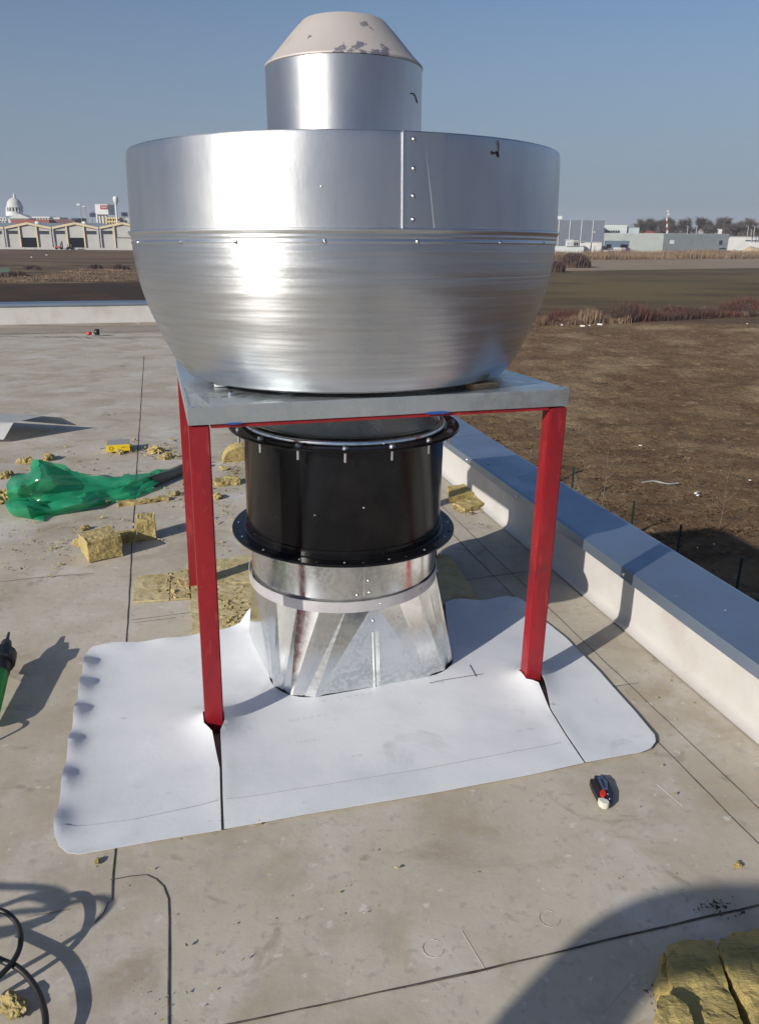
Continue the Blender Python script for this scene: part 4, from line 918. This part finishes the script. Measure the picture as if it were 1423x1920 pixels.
bm = bmnew(); tube(bm, [fanpt(JD, .8735, .585), fanpt(JD, .8705, .73), fanpt(JD, .8665, .878)], .0035, 6); done(bm, 'joint_edge', M_zinc, fan)
for z_ in (.855, .77, .69, .62): screw(fanpt(JD+2.3, .8715-.004*(z_-.6)*3, z_), fanpt(JD+2.3, 1, 0), fan, .0048, 'rivet')
for d_ in (-128, -112, -92, -72, -50, -150, -30): screw(fanpt(d_, .8665, .552), fanpt(d_, 1, 0), fan, .0048, 'rivet')
screw(fanpt(-92.5, .8665, .715), fanpt(-92.5, 1, 0), fan, .003, 'rivet')
def scribble(deg, z0, pts, r, rad=.0022):
    bm = bmnew(); tube(bm, [fanpt(deg+p[0], r, z0+p[1]) for p in pts], rad, 5); done(bm, 'marker_scribble', M_ink, fan)
scribble(-52, .835, [(0, .035), (.3, .02), (.2, .0), (.5, -.015)], .864); scribble(-52, .835, [(-1.8, 0.0), (-1.2, -.006), (-.3, .0), (.4, -.012)], .864, .003)
scribble(-25, 1.09, [(-8, .004), (-3, .006), (0, -.004), (3, -.02)], .3105, .0022)
bm = bmnew(); tube(bm, [fanpt(a, .3098, .925+.003*math.sin(a*.3)) for a in range(-128, -60, 4)], .0012, 4); done(bm, 'scratch', M_pen, fan)
bm = bmnew(); tube(bm, [fanpt(a, .3098, .945+.004*math.sin(a*.2)) for a in range(-115, -88, 4)], .0010, 4); done(bm, 'scratch', M_pen, fan)
# wedge and bits on the plate
def onplate(px, py):
    q = U(px, py, PZ); return plocal(q)+ORG
q = U(904, 729, 1.311)
wd = thing('wooden_wedge', (q.x, q.y, plocal(q).z+.002), 'small pine wedge under the right side of the bowl', 'wedge', rz=TH+.35)
bm = bmnew(); box(bm, (0, 0, .008), (.135, .05, .022), Matrix.Rotation(.03, 4, 'Y'), .0015); done(bm, 'block', M_wood, wd)
def nut(px, py, lb, s=.012):
    q = U(px, py, 1.312); t = thing('hex_nut', (q.x, q.y, plocal(q).z+.001), lb, 'nut'); bm = bmnew(); bmesh.ops.create_cone(bm, cap_ends=True, segments=6, radius1=s, radius2=s, depth=.010, matrix=Matrix.Translation((0, 0, .006))); done(bm, 'body', M_zinc, t)
    bm = bmnew(); bmesh.ops.create_cone(bm, cap_ends=True, segments=12, radius1=s*.5, radius2=s*.5, depth=.014, matrix=Matrix.Translation((0, 0, .008))); done(bm, 'thread', M_dark, t)
nut(434, 741, 'zinc nut lying on the front left of the galvanised plate')
for (px, py, lb) in ((413, 722, 'white packing shim under the left front of the bowl'), (537, 737, 'white packing shim under the front of the bowl')):
    q = U(px, py, 1.31); t = thing('packing_shim', (q.x, q.y+.01, plocal(q).z+ORG.z+.002), lb, 'shim', rz=TH); bm = bmnew(); box(bm, (0, 0, .006), (.05, .06, .010), None, .003); done(bm, 'pad', M_lit, t)

# ---------------------------------------------------------------- black casing
cas = thing('fan_casing', (-.1631, 3.4373, .62), 'black round fan casing with bolted flanges hanging under the stand', 'fan casing')
cas.rotation_euler = (-.0032, .0120, 0)
bm = bmnew(); lathe(bm, [(.436, .03), (.436, .48), (.440, .4835)], 128); done(bm, 'shell', M_black, cas, True)
for nm, z0 in (('lower_flange', .006), ('upper_flange', .478)):
    bm = bmnew(); lathe(bm, [(.432, z0), (.500, z0), (.5025, z0+.003), (.5025, z0+.009), (.500, z0+.012), (.448, z0+.012), (.443, z0+.016)]+([(.442, z0+.045), (.437, z0+.047)] if z0 < .1 else [(.432, z0+.016)]), 128)
    f_ = done(bm, nm, M_black, cas); shade_auto(f_, 35)
    n = 16
    for k in range(n):
        a = 360/n*k-90+3; c = fanpt(a, .475, z0+.012)
        if z0 > .1:
            bm = bmnew(); bmesh.ops.create_cone(bm, cap_ends=True, segments=20, radius1=.014, radius2=.014, depth=.002, matrix=Matrix.Translation(c+Vector((0, 0, .001)))); bmesh.ops.create_cone(bm, cap_ends=True, segments=6, radius1=.0105, radius2=.0105, depth=.008, matrix=Matrix.Translation(c+Vector((0, 0, .006))))
            bmesh.ops.create_cone(bm, cap_ends=True, segments=10, radius1=.0058, radius2=.0058, depth=.04, matrix=Matrix.Translation(c+Vector((0, 0, -.034)))); done(bm, 'bolt', M_zinc, cas)
        else:
            screw(c, (0, 0, 1), cas, .004, 'rivet')
            bm = bmnew(); bmesh.ops.create_cone(bm, cap_ends=True, segments=12, radius1=.006, radius2=.006, depth=.001, matrix=Matrix.Translation(fanpt(a+9, .482, z0+.0125))); done(bm, 'bolt_hole', M_dark, cas)
for d_, z_ in ((-103, .20), (-77, .235)): screw(fanpt(d_, .436, z_), fanpt(d_, 1, 0), cas, .003, 'rivet')
bm = bmnew(); lathe(bm, [(.440, .492), (.440, .505), (.432, .512), (.428, .506), (.424, .514), (.418, .508), (.414, .516), (.405, .518)], 128); done(bm, 'inlet_ring', M_shiny, cas, True)
bm = bmnew(); lathe(bm, [(.410, .516), (.395, .525), (.33, .60), (.30, .66)], 96); done(bm, 'inlet_cone', M_galv, cas, True)

# ---------------------------------------------------------------- square to round duct
duct = thing('roof_duct', DC, 'shiny galvanised square to round duct rising from the roof', 'duct')
ax = Vector((-.163, 3.437, 0)); RT = .4235; ZT = .43
n = 6; bot = base_outline(0, n); bm = bmnew(); topv = []; botv = []
for q in range(4):
    for k in range(n+1):
        i = q*(n+1)+k; botv.append(bm.verts.new(bot[i]-DC+Vector((0, 0, -.004))))
    for k in range(n+1):
        a = DROT+q*math.pi/2+k*(math.pi/2)/n
        if k == 0: topv.append(bm.verts.new(ax-DC+Vector((math.cos(a)*RT, math.sin(a)*RT, ZT))))
        elif k < n: topv.append(bm.verts.new(ax-DC+Vector((math.cos(a)*RT, math.sin(a)*RT, ZT))))
for q in range(4):
    for k in range(n):
        b0, b1 = botv[q*(n+1)+k], botv[q*(n+1)+k+1]; t0, t1 = topv[(q*n+k) % (4*n)], topv[(q*n+k+1) % (4*n)]; bm.faces.new((b0, b1, t1, t0))
    b0, b1 = botv[q*(n+1)+n], botv[((q+1) % 4)*(n+1)]; t0 = topv[((q+1)*n) % (4*n)]; bm.faces.new((b0, b1, t0))
bmesh.ops.recalc_face_normals(bm, faces=bm.faces[:])
for i_, v in enumerate(botv): v.co += (v.co*Vector((1, 1, 0))).normalized()*(.006 if i_ % 2 else -.004)
for i_, v in enumerate(topv): v.co += (v.co*Vector((1, 1, 0))).normalized()*(.004 if (i_+1) % 2 else -.006)
done(bm, 'transition_body', M_shiny, duct)
bm = bmnew(); lathe(bm, [(.4235, .41), (.4225, .45), (.4225, .638)], 128); o = done(bm, 'collar', M_shiny, duct, True); o.location = ax-DC
bm = bmnew(); lathe(bm, [(.430, .400), (.4335, .401), (.4335, .448), (.430, .449)], 128, close=True); o = done(bm, 'strap', M_strap, duct); shade_auto(o, 40); o.location = ax-DC; o.rotation_euler = (.012, -.01, 0)
for d_ in range(-175, 5, 15): screw(ax-DC+fanpt(d_+3, .4335, .424), fanpt(d_+3, 1, 0), duct, .0045, 'rivet')
for d_, z_ in ((-73, .60), (-73.5, .53), (-73, .475), (-80, .468)): screw(ax-DC+fanpt(d_, .4240, z_), fanpt(d_, 1, 0), duct, .004, 'rivet')
bm = bmnew(); tube(bm, [ax-DC+fanpt(-76, .4240, .455), ax-DC+fanpt(-76, .4240, .635)], .0016, 4); done(bm, 'collar_joint', M_zinc, duct)
# folded standing seams down the middle of the front face
fa = (bot[2*(n+1)+n]+bot[3*(n+1)])/2-DC; ta = topv_co = ax-DC+Vector((math.cos(DROT-math.pi/2)*RT, math.sin(DROT-math.pi/2)*RT, ZT)); od = Vector((math.cos(DROT-math.pi/2), math.sin(DROT-math.pi/2), 0)); sdv = Vector((math.cos(DROT), math.sin(DROT), 0))
for dx, rad_ in ((-.012, .005), (.004, .0035), (.012, .003)):
    bm = bmnew(); tube(bm, [fa+sdv*dx+od*.001, fa.lerp(ta, .68)+sdv*dx+od*.001], rad_, 6); done(bm, 'folded_rib', M_shiny, duct)
for f_, dx in ((.93, -.02), (.92, .035), (.80, -.01)): screw(fa.lerp(ta, f_)+sdv*dx+od*.003, od, duct, .0045, 'rivet')

# ---------------------------------------------------------------- wool pieces, things on the roof
def wool_box(loc, size, rot, label, seed, ribs=False, mt=M_wool, amp=.007, group='offcuts of yellow wool'):
    bm = bmnew(); bmesh.ops.create_cube(bm, size=1, matrix=Matrix.Diagonal((*size, 1)))
    bmesh.ops.subdivide_edges(bm, edges=bm.edges[:], cuts=9, use_grid_fill=True)
    for v in bm.verts:
        c = v.co.copy()
        if ribs and c.z > size[2]*.49: v.co.z -= .008*(.5+.5*math.sin((c.x)*2*math.pi/.022))
        v.co += Vector((N(c, 12, 4, seed), N(c, 12, 4, seed+2), N(c, 12, 4, seed+5)))*amp+Vector((N(c, 50, 2, seed), N(c, 50, 2, seed+2), N(c, 50, 2, seed+5)))*amp*.45
    o = done(bm, 'wool_block', mt, label=label, cat='wool offcut', group=group); o.location = Vector(loc)+Vector((0, 0, size[2]/2)); o.rotation_euler = rot if isinstance(rot, tuple) else (0, 0, rot); return o
def lump(px, py, size, label, seed, mt=M_wool, flat=.5, nm='wool_lump'):
    q = U(px, py); bm = bmnew(); bmesh.ops.create_icosphere(bm, subdivisions=4, radius=1)
    for v in bm.verts:
        c = v.co.copy(); k = 1+.45*N(c, 1.3, 3, seed)+.22*N(c, 5, 3, seed+1); v.co = Vector((c.x*size*k, c.y*size*.7*k, max(-.2, c.z)*size*flat*k))
    o = done(bm, nm, mt, label=label, cat='wool lump', group='offcuts of yellow wool'); o.location = (q.x, q.y, roofz(q.x, q.y)+size*flat*.12+.004); o.rotation_euler = (0, 0, seed*1.3); return o
c = (U(153, 1058)+U(215, 1045))/2; dv = U(215, 1045)-U(153, 1058); an = math.atan2(dv.y, dv.x)
wool_box(c+Vector((-.01, .10, .003)), (.20, .20, .135), an, 'largest cut wool block with a ribbed top, left of the stand', 3, True)
c = (U(253, 1017)+U(290, 1011))/2; wool_box(c+Vector((0, .06, .003)), (.115, .11, .15), .25, 'small upright wool cube with a hole in its face', 5, True)
c = U(232, 1020); wool_box(c+Vector((0, .05, .0)), (.14, .08, .06), .35, 'ragged low wool strip between the large block and the cube', 8, False, amp=.014)
# half disc of wool standing behind the casing
q = U(440, 862); bm = bmnew(); ns = 20; rws = []
for dy in (-.045, -.015, .015, .045):
    rws.append([bm.verts.new((math.cos(math.pi*k/ns)*.17, dy, math.sin(math.pi*k/ns)*.15)) for k in range(ns+1)])
for a_, b_ in zip(rws, rws[1:]):
    for k in range(ns): bm.faces.new((a_[k], a_[k+1], b_[k+1], b_[k]))
for rr2 in (rws[0], rws[-1]):
    cc = bm.verts.new((0, rr2[0].co.y, 0))
    for k in range(ns): bm.faces.new((cc, rr2[k], rr2[k+1]))
bmesh.ops.recalc_face_normals(bm, faces=bm.faces[:]); bmesh.ops.subdivide_edges(bm, edges=bm.edges[:], cuts=2, use_grid_fill=True)
for v in bm.verts: v.co += Vector((N(v.co, 20, 3, 1), N(v.co, 20, 3, 2), N(v.co, 20, 3, 3)))*.006
o = done(bm, 'wool_half_disc', M_wool, label='half round disc of yellow wool leaning behind the black casing', cat='wool offcut'); o.location = q+Vector((.06, .02, .0)); o.rotation_euler = (.25, 0, .35)
q = U(424, 910); wool_box(q+Vector((0, .04, 0)), (.19, .10, .05), (.0, .0, .35), 'ribbed wedge of wool between stand leg and black casing', 12, True, amp=.014)
q = U(268, 945); o = wool_box(q+Vector((0, .03, .0)), (.36, .06, .025), .42, 'long thin torn wool strip in front of the green foil', 15, False, amp=.014)
for i, (px, py, s, lb) in enumerate([(290, 846, .075, 'torn wool lump right of the yellow box'), (313, 858, .06, 'wool lump near the back stand leg'), (92, 859, .07, 'wool lump behind the left end of the green foil'), (48, 866, .07, 'brownish torn wool lump at upper left of the foil'), (14, 893, .07, 'wool lump just left of the green foil'), (3, 940, .10, 'wool lump cut by the left photo edge beside the foil'), (160, 993, .035, 'tiny wool nugget above the large wool block'), (225, 848, .05, 'torn wool scraps just under the yellow box'), (194, 946, .045, 'wool scrap at the lower edge of the foil'), (408, 934, .05, 'small wool scrap left of the black casing'), (420, 880, .035, 'flat wool crumb above the ribbed wedge'), (330, 928, .04, 'small wool scrap right of the green foil'), (26, 1890, .042, 'rounded wool tuft by the black cable at lower left'), (1383, 1625, .014, 'small wool scrap at the edge of the large shadow'), (1256, 1246, .014, 'small wool scrap at the parapet foot'), (486, 1544, .012, 'yellow crumb on the front edge of the white sheet'), (184, 1617, .014, 'pale crumb below the white sheet corner'), (150, 1021, .05, 'torn wool lump at the left side of the large block')]):
    lump(px, py, s, lb, i+2, flat=.6 if s < .1 else .7)
rough_prism('wool_slab', px2((848, 949), (895, 935), (912, 950), (872, 962)), .004, .03, M_wool, None, 3, .008, .025, label='flat sunlit wool slab at the foot of the right parapet', cat='wool offcut')
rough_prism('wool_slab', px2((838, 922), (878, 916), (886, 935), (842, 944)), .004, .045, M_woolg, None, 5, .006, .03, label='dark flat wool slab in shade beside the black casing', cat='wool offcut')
lump(852, 858, .09, 'wool lump on the roof right of the upper flange', 31, flat=1.0)
# slabs at lower right, near the camera
def nearslab(pts, z0, z1, seed, label, top=None):
    return rough_prism('wool_slab', [U(x, y, z1) for x, y in pts], z0, z1, M_woolg, None, seed, .010, .013, top, label=label, cat='wool offcut', group='weathered wool slabs at lower right')
nearslab(((1249, 1768), (1296, 1765), (1340, 1762), (1352, 1810), (1372, 1870), (1400, 1960), (1300, 1960), (1262, 1870)), .006, .085, 1, 'olive wool slab with a torn lower half, second from the left')
nearslab(((1352, 1757), (1372, 1748), (1423, 1742), (1520, 1735), (1560, 1960), (1440, 1960), (1400, 1880), (1368, 1820), (1350, 1780)), .006, .095, 7, 'large pitted olive wool slab at the right photo edge')
nearslab(((1242, 1786), (1252, 1784), (1258, 1830), (1260, 1862), (1236, 1858), (1230, 1840)), .006, .055, 3, 'narrow wool sliver left of the second slab')
nearslab(((1234, 1866), (1262, 1862), (1290, 1890), (1310, 1960), (1255, 1960), (1228, 1900)), .02, .115, 4, 'torn brownish wool lump at the bottom edge left of the slabs')
# yellow box
A_, B_ = U(188, 849), U(232, 846); dv = B_-A_; yb = thing('yellow_box', (A_+B_)/2+Vector((.03, .10, .0)), 'small yellow cardboard box with a grey top lying by wool scraps', 'box', rz=math.atan2(dv.y, dv.x)+.0)
L_ = dv.length; bm = bmnew(); box(bm, (0, 0, .035), (L_, .20, .06), None, .002); done(bm, 'carton', M_yel, yb)
bm = bmnew(); box(bm, (0, 0, .0665), (L_*.96, .19, .002)); done(bm, 'top_label', M_grey, yb)
bm = bmnew()
pts = [Vector((-.06+.016*math.cos(k), -.102, .036+.016*math.sin(k))) for k in [i*2*math.pi/12 for i in range(13)]]; tube(bm, pts, .0016, 4)
tube(bm, [(.03, -.102, .04), (.05, -.102, .043), (.07, -.102, .04)], .0018, 4); done(bm, 'printed_mark', M_ink, yb)
# green foil: crumpled sheet
fo = [(12, 918), (14, 900), (30, 890), (60, 884), (66, 868), (84, 863), (118, 877), (140, 885), (200, 889), (255, 888), (300, 882), (318, 880), (322, 888), (306, 903), (280, 915), (230, 932), (200, 940), (150, 952), (110, 958), (82, 965), (80, 975), (66, 970), (40, 970), (18, 955), (4, 935)]
fol = [U(x, y, .03) for x, y in fo]
fc = sum((Vector((p.x, p.y, 0)) for p in fol), Vector())/len(fol)
def zfo(x, y):
    p = Vector((x, y, 0)); q = p*1.0; d = (p-fc).dot(AV)
    r1 = abs(noise.noise(p*3.1+Vector((3, 1, 0)))); r2 = abs(noise.noise(p*7.3)); r3 = abs(noise.noise(p*15+Vector((2, 2, 2))))
    left = max(0, min(1, (-d+.35)/.9))
    edge = min(dseg(p.xy, a_.xy, b_.xy)[0] for a_, b_ in zip(fol, fol[1:]+fol[:1]))
    return .02+min(1, edge/.10+.15)*((.03+.20*left)*(1-r1*1.7)*.75+.045*(1-2*r2)*.7+.006*(1-2*r3))*.8+.01
def zp(x, y, z): return U(x/3.953, 840+y/3.953, z)
def loft(bm, rows, nu, nv, amp, sc, seed):
    R_ = [spline([zp(*p) for p in row], 8) for row in rows]
    n_ = min(len(q) for q in R_); R_ = [[q[int(i_*(len(q)-1)/(nu))] for i_ in range(nu+1)] for q in R_]
    cols = [spline([q[i_] for q in R_], nv) for i_ in range(nu+1)]
    V = [[bm.verts.new(p_+Vector((0, 0, 1))*(amp*(abs(noise.noise(Vector((p_.x*sc, p_.y*sc*1.6, seed))))-.25)+amp*.4*noise.noise(p_*sc*2.7)) + Vector((noise.noise(p_*9), noise.noise(p_*9+Vector((5, 5, 5))), 0))*amp*.5) for p_ in c] for c in cols]
    for a_, b_ in zip(V, V[1:]):
        for k in range(len(a_)-1): bm.faces.new((a_[k], a_[k+1], b_[k+1], b_[k]))
def foil_part(nm, rows, parent, seed, nu=26, nv=7, amp=.05, sc=6, **k):
    bm = bmnew(); loft(bm, rows, nu, nv, amp, sc, seed)
    for v in bm.verts: v.co.z = max(v.co.z, .006)
    bmesh.ops.recalc_face_normals(bm, faces=bm.faces[:]); o = done(bm, nm, M_plast, parent, **k); shade_auto(o, 24); return o
foil = foil_part('green_foil', [[(15, 375, .05), (170, 365, .09), (370, 405, .06), (560, 350, .10), (750, 300, .10), (1000, 260, .07), (1240, 190, .04)], [(50, 430, .07), (180, 440, .10), (380, 450, .06), (600, 410, .08), (780, 350, .05), (960, 320, .05), (1180, 260, .03)], [(110, 505, .01), (230, 522, .01), (400, 492, .01), (700, 432, .01), (860, 398, .01), (980, 370, .01), (1090, 335, .01)]], None, 1, label='crumpled translucent green plastic foil on the roof', cat='plastic foil')
foil_part('tent_fold', [[(318, 95, .28), (540, 178, .17), (800, 210, .12), (1000, 190, .09), (1250, 150, .08)], [(285, 250, .20), (480, 250, .13), (760, 262, .08), (1000, 240, .08), (1262, 172, .06)], [(205, 378, .04), (370, 413, .03), (560, 365, .05), (900, 300, .04), (1200, 245, .02)]], foil, 4, amp=.035)
foil_part('left_fold', [[(55, 265, .12), (100, 200, .15), (230, 175, .18), (310, 100, .26)], [(45, 330, .10), (130, 290, .16), (210, 260, .17), (300, 230, .20)], [(40, 375, .02), (120, 390, .04), (190, 375, .05), (270, 300, .10)]], foil, 7, 14, 6, .03)
foil_part('back_fold', [[(240, 95, .25), (270, 85, .28), (318, 95, .28), (470, 120, .16), (520, 150, .10)], [(235, 150, .18), (280, 160, .20), (330, 150, .20), (470, 160, .12), (560, 175, .08)], [(240, 190, .05), (290, 200, .06), (350, 200, .05), (480, 200, .04), (700, 200, .02)]], foil, 9, 14, 5, .02)
foil_part('hanging_corner', [[(240, 495, .03), (290, 490, .03), (340, 485, .03)], [(250, 515, .02), (290, 520, .02), (330, 510, .02)], [(270, 530, .007), (300, 538, .007), (326, 542, .007)]], foil, 11, 6, 4, .01)
# grey pipe end sticking out of the foil
A_, B_ = U(300, 900, .03), U(352, 878, .03); pp = thing('grey_pipe', A_, 'grey pipe sticking out of the green foil', 'pipe'); d = (B_-A_); bm = bmnew()
tube(bm, [Vector((0, 0, .012))-d*.3, d*.5+Vector((0, 0, .012)), d*1.3+Vector((0, 0, .012))], .04, 16, False); bmesh.ops.solidify(bm, geom=bm.faces[:], thickness=.004); done(bm, 'tube', M_grey, pp, True)
bm = bmnew(); lt = d*1.3; tube(bm, [lt*.9+Vector((0, 0, .012)), lt*.93+Vector((0, 0, .012))], .0425, 16, False); done(bm, 'end_band', M_dark, pp, True)
# bent metal sheet at far left
pts = [Vector(U(x, y, .0)) for x, y in ((-40, 822), (10, 826), (30, 800), (66, 792), (40, 786), (-40, 782))]
A_ = U(-60, 824); bm = bmnew(); base = U(8, 826)
P4 = [(-.9, 0, .0), (-.02, 0, .0), (.05, .05, .16), (.03, .42, .20), (.28, .62, .13), (-.9, .75, .14), (-.9, .1, .15)]
vs = [bm.verts.new(p) for p in ((-.9, -.05, .01), (0, 0, .01), (.07, .10, .15), (-.9, .08, .16), (.26, .30, .17), (-.9, .45, .22), (.40, .42, .13), (-.9, .9, .03), (.50, .55, .02))]
for f_ in ((0, 1, 2, 3), (3, 2, 4, 5), (5, 4, 6, 7), (7, 6, 8)): bm.faces.new([vs[i] for i in f_])
bmesh.ops.solidify(bm, geom=bm.faces[:], thickness=.002)
bm.normal_update(); o = done(bm, 'metal_sheet', mat('pale_sheet_metal', (.70, .70, .70), .45, .3), label='bent piece of bright sheet metal cut by the left photo edge', cat='metal sheet'); o.location = base
# small red and black tool far back
q = U(176, 630, -.16); q.z = roofz(q.x, q.y)+.01; tl_ = thing('hand_roller', q, 'small red and black tool lying at the far parapet', 'tool', rz=.2)
sc = q.y/F_
bm = bmnew(); tube(bm, [(-11*sc, 0, .04), (-4*sc, 0, .05)], 3.2*sc, 10); done(bm, 'red_grip', M_redp, tl_, True)
bm = bmnew(); tube(bm, [(-4*sc, 0, .04), (4*sc, 0, .06)], .012, 8); done(bm, 'shaft', M_zinc, tl_, True)
bm = bmnew(); tube(bm, [(3*sc, 0, .07), (11*sc, 0, .07)], 5.5*sc, 14); done(bm, 'roller_head', M_cable, tl_, True)
# folding utility knife
A_, B_ = U(1131, 1518), U(1122, 1464); dv = B_-A_; kn = thing('utility_knife', A_, 'folding utility knife with dark handle and red button in front of the sheet', 'knife', rz=math.atan2(dv.y, dv.x)); Lk = dv.length
M_kg = mat('knife_grey', (.035, .04, .055), .35, .3); M_kb = mat('knife_brown', (.03, .022, .022), .5); M_kw = mat('knife_white', (.62, .60, .50), .5)
def kpoly(nm, pts, z0, z1, mt, bev=.0015):
    bm = bmnew(); lo = [bm.verts.new((x*Lk, y*Lk, z0)) for x, y in pts]; hi = [bm.verts.new((x*Lk, y*Lk, z1)) for x, y in pts]; m_ = len(pts)
    bm.faces.new(hi); bm.faces.new(lo[::-1]); [bm.faces.new((lo[i], lo[(i+1) % m_], hi[(i+1) % m_], hi[i])) for i in range(m_)]
    bmesh.ops.recalc_face_normals(bm, faces=bm.faces[:]); bmesh.ops.bevel(bm, geom=bm.edges[:], offset=bev, segments=2, affect='EDGES'); return done(bm, nm, mt, kn)
kpoly('handle', [(.02, -.10), (.10, -.19), (.45, -.24), (.80, -.20), (1.0, -.12), (1.02, .10), (.85, .14), (.5, .06), (.1, .10)], .002, .022, M_kg)
kpoly('grip', [(.12, .04), (.20, .12), (.5, .20), (.78, .24), (.86, .20), (.82, .10), (.6, .05), (.35, .0), (.2, -.02)], .004, .026, M_kb)
kpoly('red_button', [(.20, -.02), (.24, .06), (.36, .06), (.46, -.01), (.44, -.06), (.30, -.08)], .018, .030, M_redp, .001)
kpoly('end_cap', [(-.02, -.06), (-.03, .03), (.05, .10), (.16, .12), (.18, .02), (.12, -.10), (.04, -.12)], .004, .029, M_kw, .002)
kpoly('blade_holder', [(.50, -.14), (.50, -.02), (.92, .06), (.98, -.06), (.8, -.16)], .021, .026, M_zinc, .001)
for x_, y_ in ((.56, -.03), (.36, -.12), (.20, -.14)): screw(Vector((x_*Lk, y_*Lk, .023)), (0, 0, 1), kn, .0022)
kpoly('black_slot', [(.55, -.10), (.56, -.05), (.86, .0), (.88, -.06)], .0255, .0275, M_dark, .0005)

# cable and welding tool at the left
Sg = Vector(sunv)
def lift(px, py, h):  # the point h above the roof whose shadow falls on pixel px,py
    g = U(px, py); return g+Sg*(h/Sg.z)
bm = bmnew()
vis = [(-70, 1760, .10), (-30, 1712, .10), (5, 1708, .10), (32, 1730, .09), (40, 1762, .08), (30, 1795, .07), (0, 1830, .06), (-60, 1880, .04)]
tube(bm, spline([U(x, y, z) for x, y, z in vis], 8), .0075, 10)
vis2 = [(-60, 1770, .06), (0, 1799, .06), (35, 1815, .055), (62, 1843, .05), (80, 1880, .045), (86, 1925, .04), (70, 1990, .03)]
tube(bm, spline([U(x, y, z) for x, y, z in vis2], 8), .0085, 10)
cb = done(bm, 'power_cable', M_cable, None, True, label='thick black cable looping in from the lower left corner', cat='cable')
bm = bmnew()
sh = [(-60, 1655, .50), (0, 1662, .50), (60, 1664, .48), (105, 1672, .46), (122, 1690, .44), (100, 1712, .42), (40, 1735, .4), (-20, 1745, .38), (-60, 1725, .38), (0, 1700, .4), (60, 1682, .42), (110, 1702, .44), (80, 1728, .45), (10, 1752, .45), (-80, 1765, .45)]
tube(bm, spline([lift(*p) for p in sh], 8), .009, 8)
sh = [(-60, 1730, .45), (20, 1712, .48), (90, 1705, .5), (150, 1688, .5), (190, 1684, .48), (203, 1700, .44), (170, 1735, .38), (110, 1775, .30), (40, 1815, .22), (-60, 1870, .12)]
tube(bm, spline([lift(*p) for p in sh], 8), .008, 8)
done(bm, 'hanging_cable', M_cable, cb, True)
# welding gun: nozzle tip seen at (18,1187), shadow tip at (118,1193)
best = None
for k in range(5, 80):
    h = k*.01; p = lift(118, 1193, h); d = p-Vector((0, 0, CH)); zc = d.dot(cf); X = 711.5+F_*d.dot(cxv)/zc; Y_ = 960-F_*d.dot(cuv)/zc
    e_ = abs(X-18)
    if best is None or e_ < best[0]: best = (e_, p, Y_)
tip = best[1]; basep = U(-22, 1352, .05)
gun = thing('hot_air_welder', (basep.x, basep.y, 0), 'hot air welding gun with dark nozzle and green grip at the left edge', 'heat gun')
g0 = Vector((basep.x, basep.y, 0)); tl2 = tip-g0; up_ = basep-g0; dvec = (tl2-up_)
def gp(f_): return up_+dvec*f_
bm = bmnew(); tube(bm, [gp(.70), gp(.80), gp(.87), gp(.90), gp(1.0)], [.030, .028, .022, .009, .005], 14); done(bm, 'nozzle', M_kb, gun, True)
bm = bmnew(); tube(bm, [gp(.48), gp(.50), gp(.66), gp(.70)], [.036, .042, .042, .034], 16); done(bm, 'heater_tube', M_cable, gun, True)
bm = bmnew(); tube(bm, [gp(.0), gp(.05), gp(.40), gp(.48)], [.030, .038, .040, .040], 16); done(bm, 'grip', M_green, gun, True)
bm = bmnew(); tube(bm, spline([gp(0), gp(-.1)+Vector((0, 0, .02)), U(-110, 1420, .05)-g0, U(-60, 1480, .02)-g0, U(-200, 1560, .01)-g0], 8), .006, 8); done(bm, 'cord', M_cable, gun, True)
fin = bmnew(); q = gp(.62); tube(fin, [gp(.60), gp(.62), gp(.72), gp(.74)], [.05, .056, .056, .045], 14); done(fin, 'guard', M_cable, gun)

# unseen ring on thin legs added behind the camera to throw the round shadow
zr, hr = 1.637, .12
e2 = math.radians(SEL); kk = 1/math.tan(e2); s_c = 1.58-kk*(zr+hr); d0 = -.01
sd2 = Vector((math.cos(R(SAZ)), math.sin(R(SAZ)), 0)); pn = Vector((-sd2.y, sd2.x, 0)); c2 = sd2*s_c+pn*d0
ring = thing('shadow_ring', c2, 'unseen aluminium ring on thin legs added behind the viewer to cast a round shadow', 'shadow caster')
bm = bmnew(); lathe(bm, [(.855, zr), (.855, zr+hr), (.851, zr+hr), (.851, zr+hr-.004), (.61, zr+hr-.004), (.61, zr+hr-.008), (.851, zr+hr-.008), (.851, zr)], 96, close=True); done(bm, 'wind_band', M_alb, ring, True)  # band and inner lip shaped for the shadow outline and its sunlit gap
for k in range(3):
    a = R(SAZ)+math.pi+(k-1)*.9; bm = bmnew(); p = Vector((math.cos(a)*.86, math.sin(a)*.86, 0)); tube(bm, [p*1.1, p+Vector((0, 0, zr))], .015, 8); done(bm, 'leg', M_red, ring)

# ---------------------------------------------------------------- haze
bm = bmnew(); box(bm, (0, 0, (-HG-1+70)/2), (8600, 8600, 70+HG+1))
hz = done(bm, 'haze', None, kind='stuff'); M = bpy.data.materials.new('haze_air'); M.use_nodes = True; t_ = M.node_tree; t_.nodes.clear()
pv = t_.nodes.new('ShaderNodeVolumePrincipled'); pv.inputs['Color'].default_value = (.86, .90, 1, 1); pv.inputs['Density'].default_value = .00014; pv.inputs['Anisotropy'].default_value = 0
oo = t_.nodes.new('ShaderNodeOutputMaterial'); t_.links.new(pv.outputs[0], oo.inputs['Volume']); hz.data.materials.append(M); hz['label'] = 'thin pale haze over the fields'
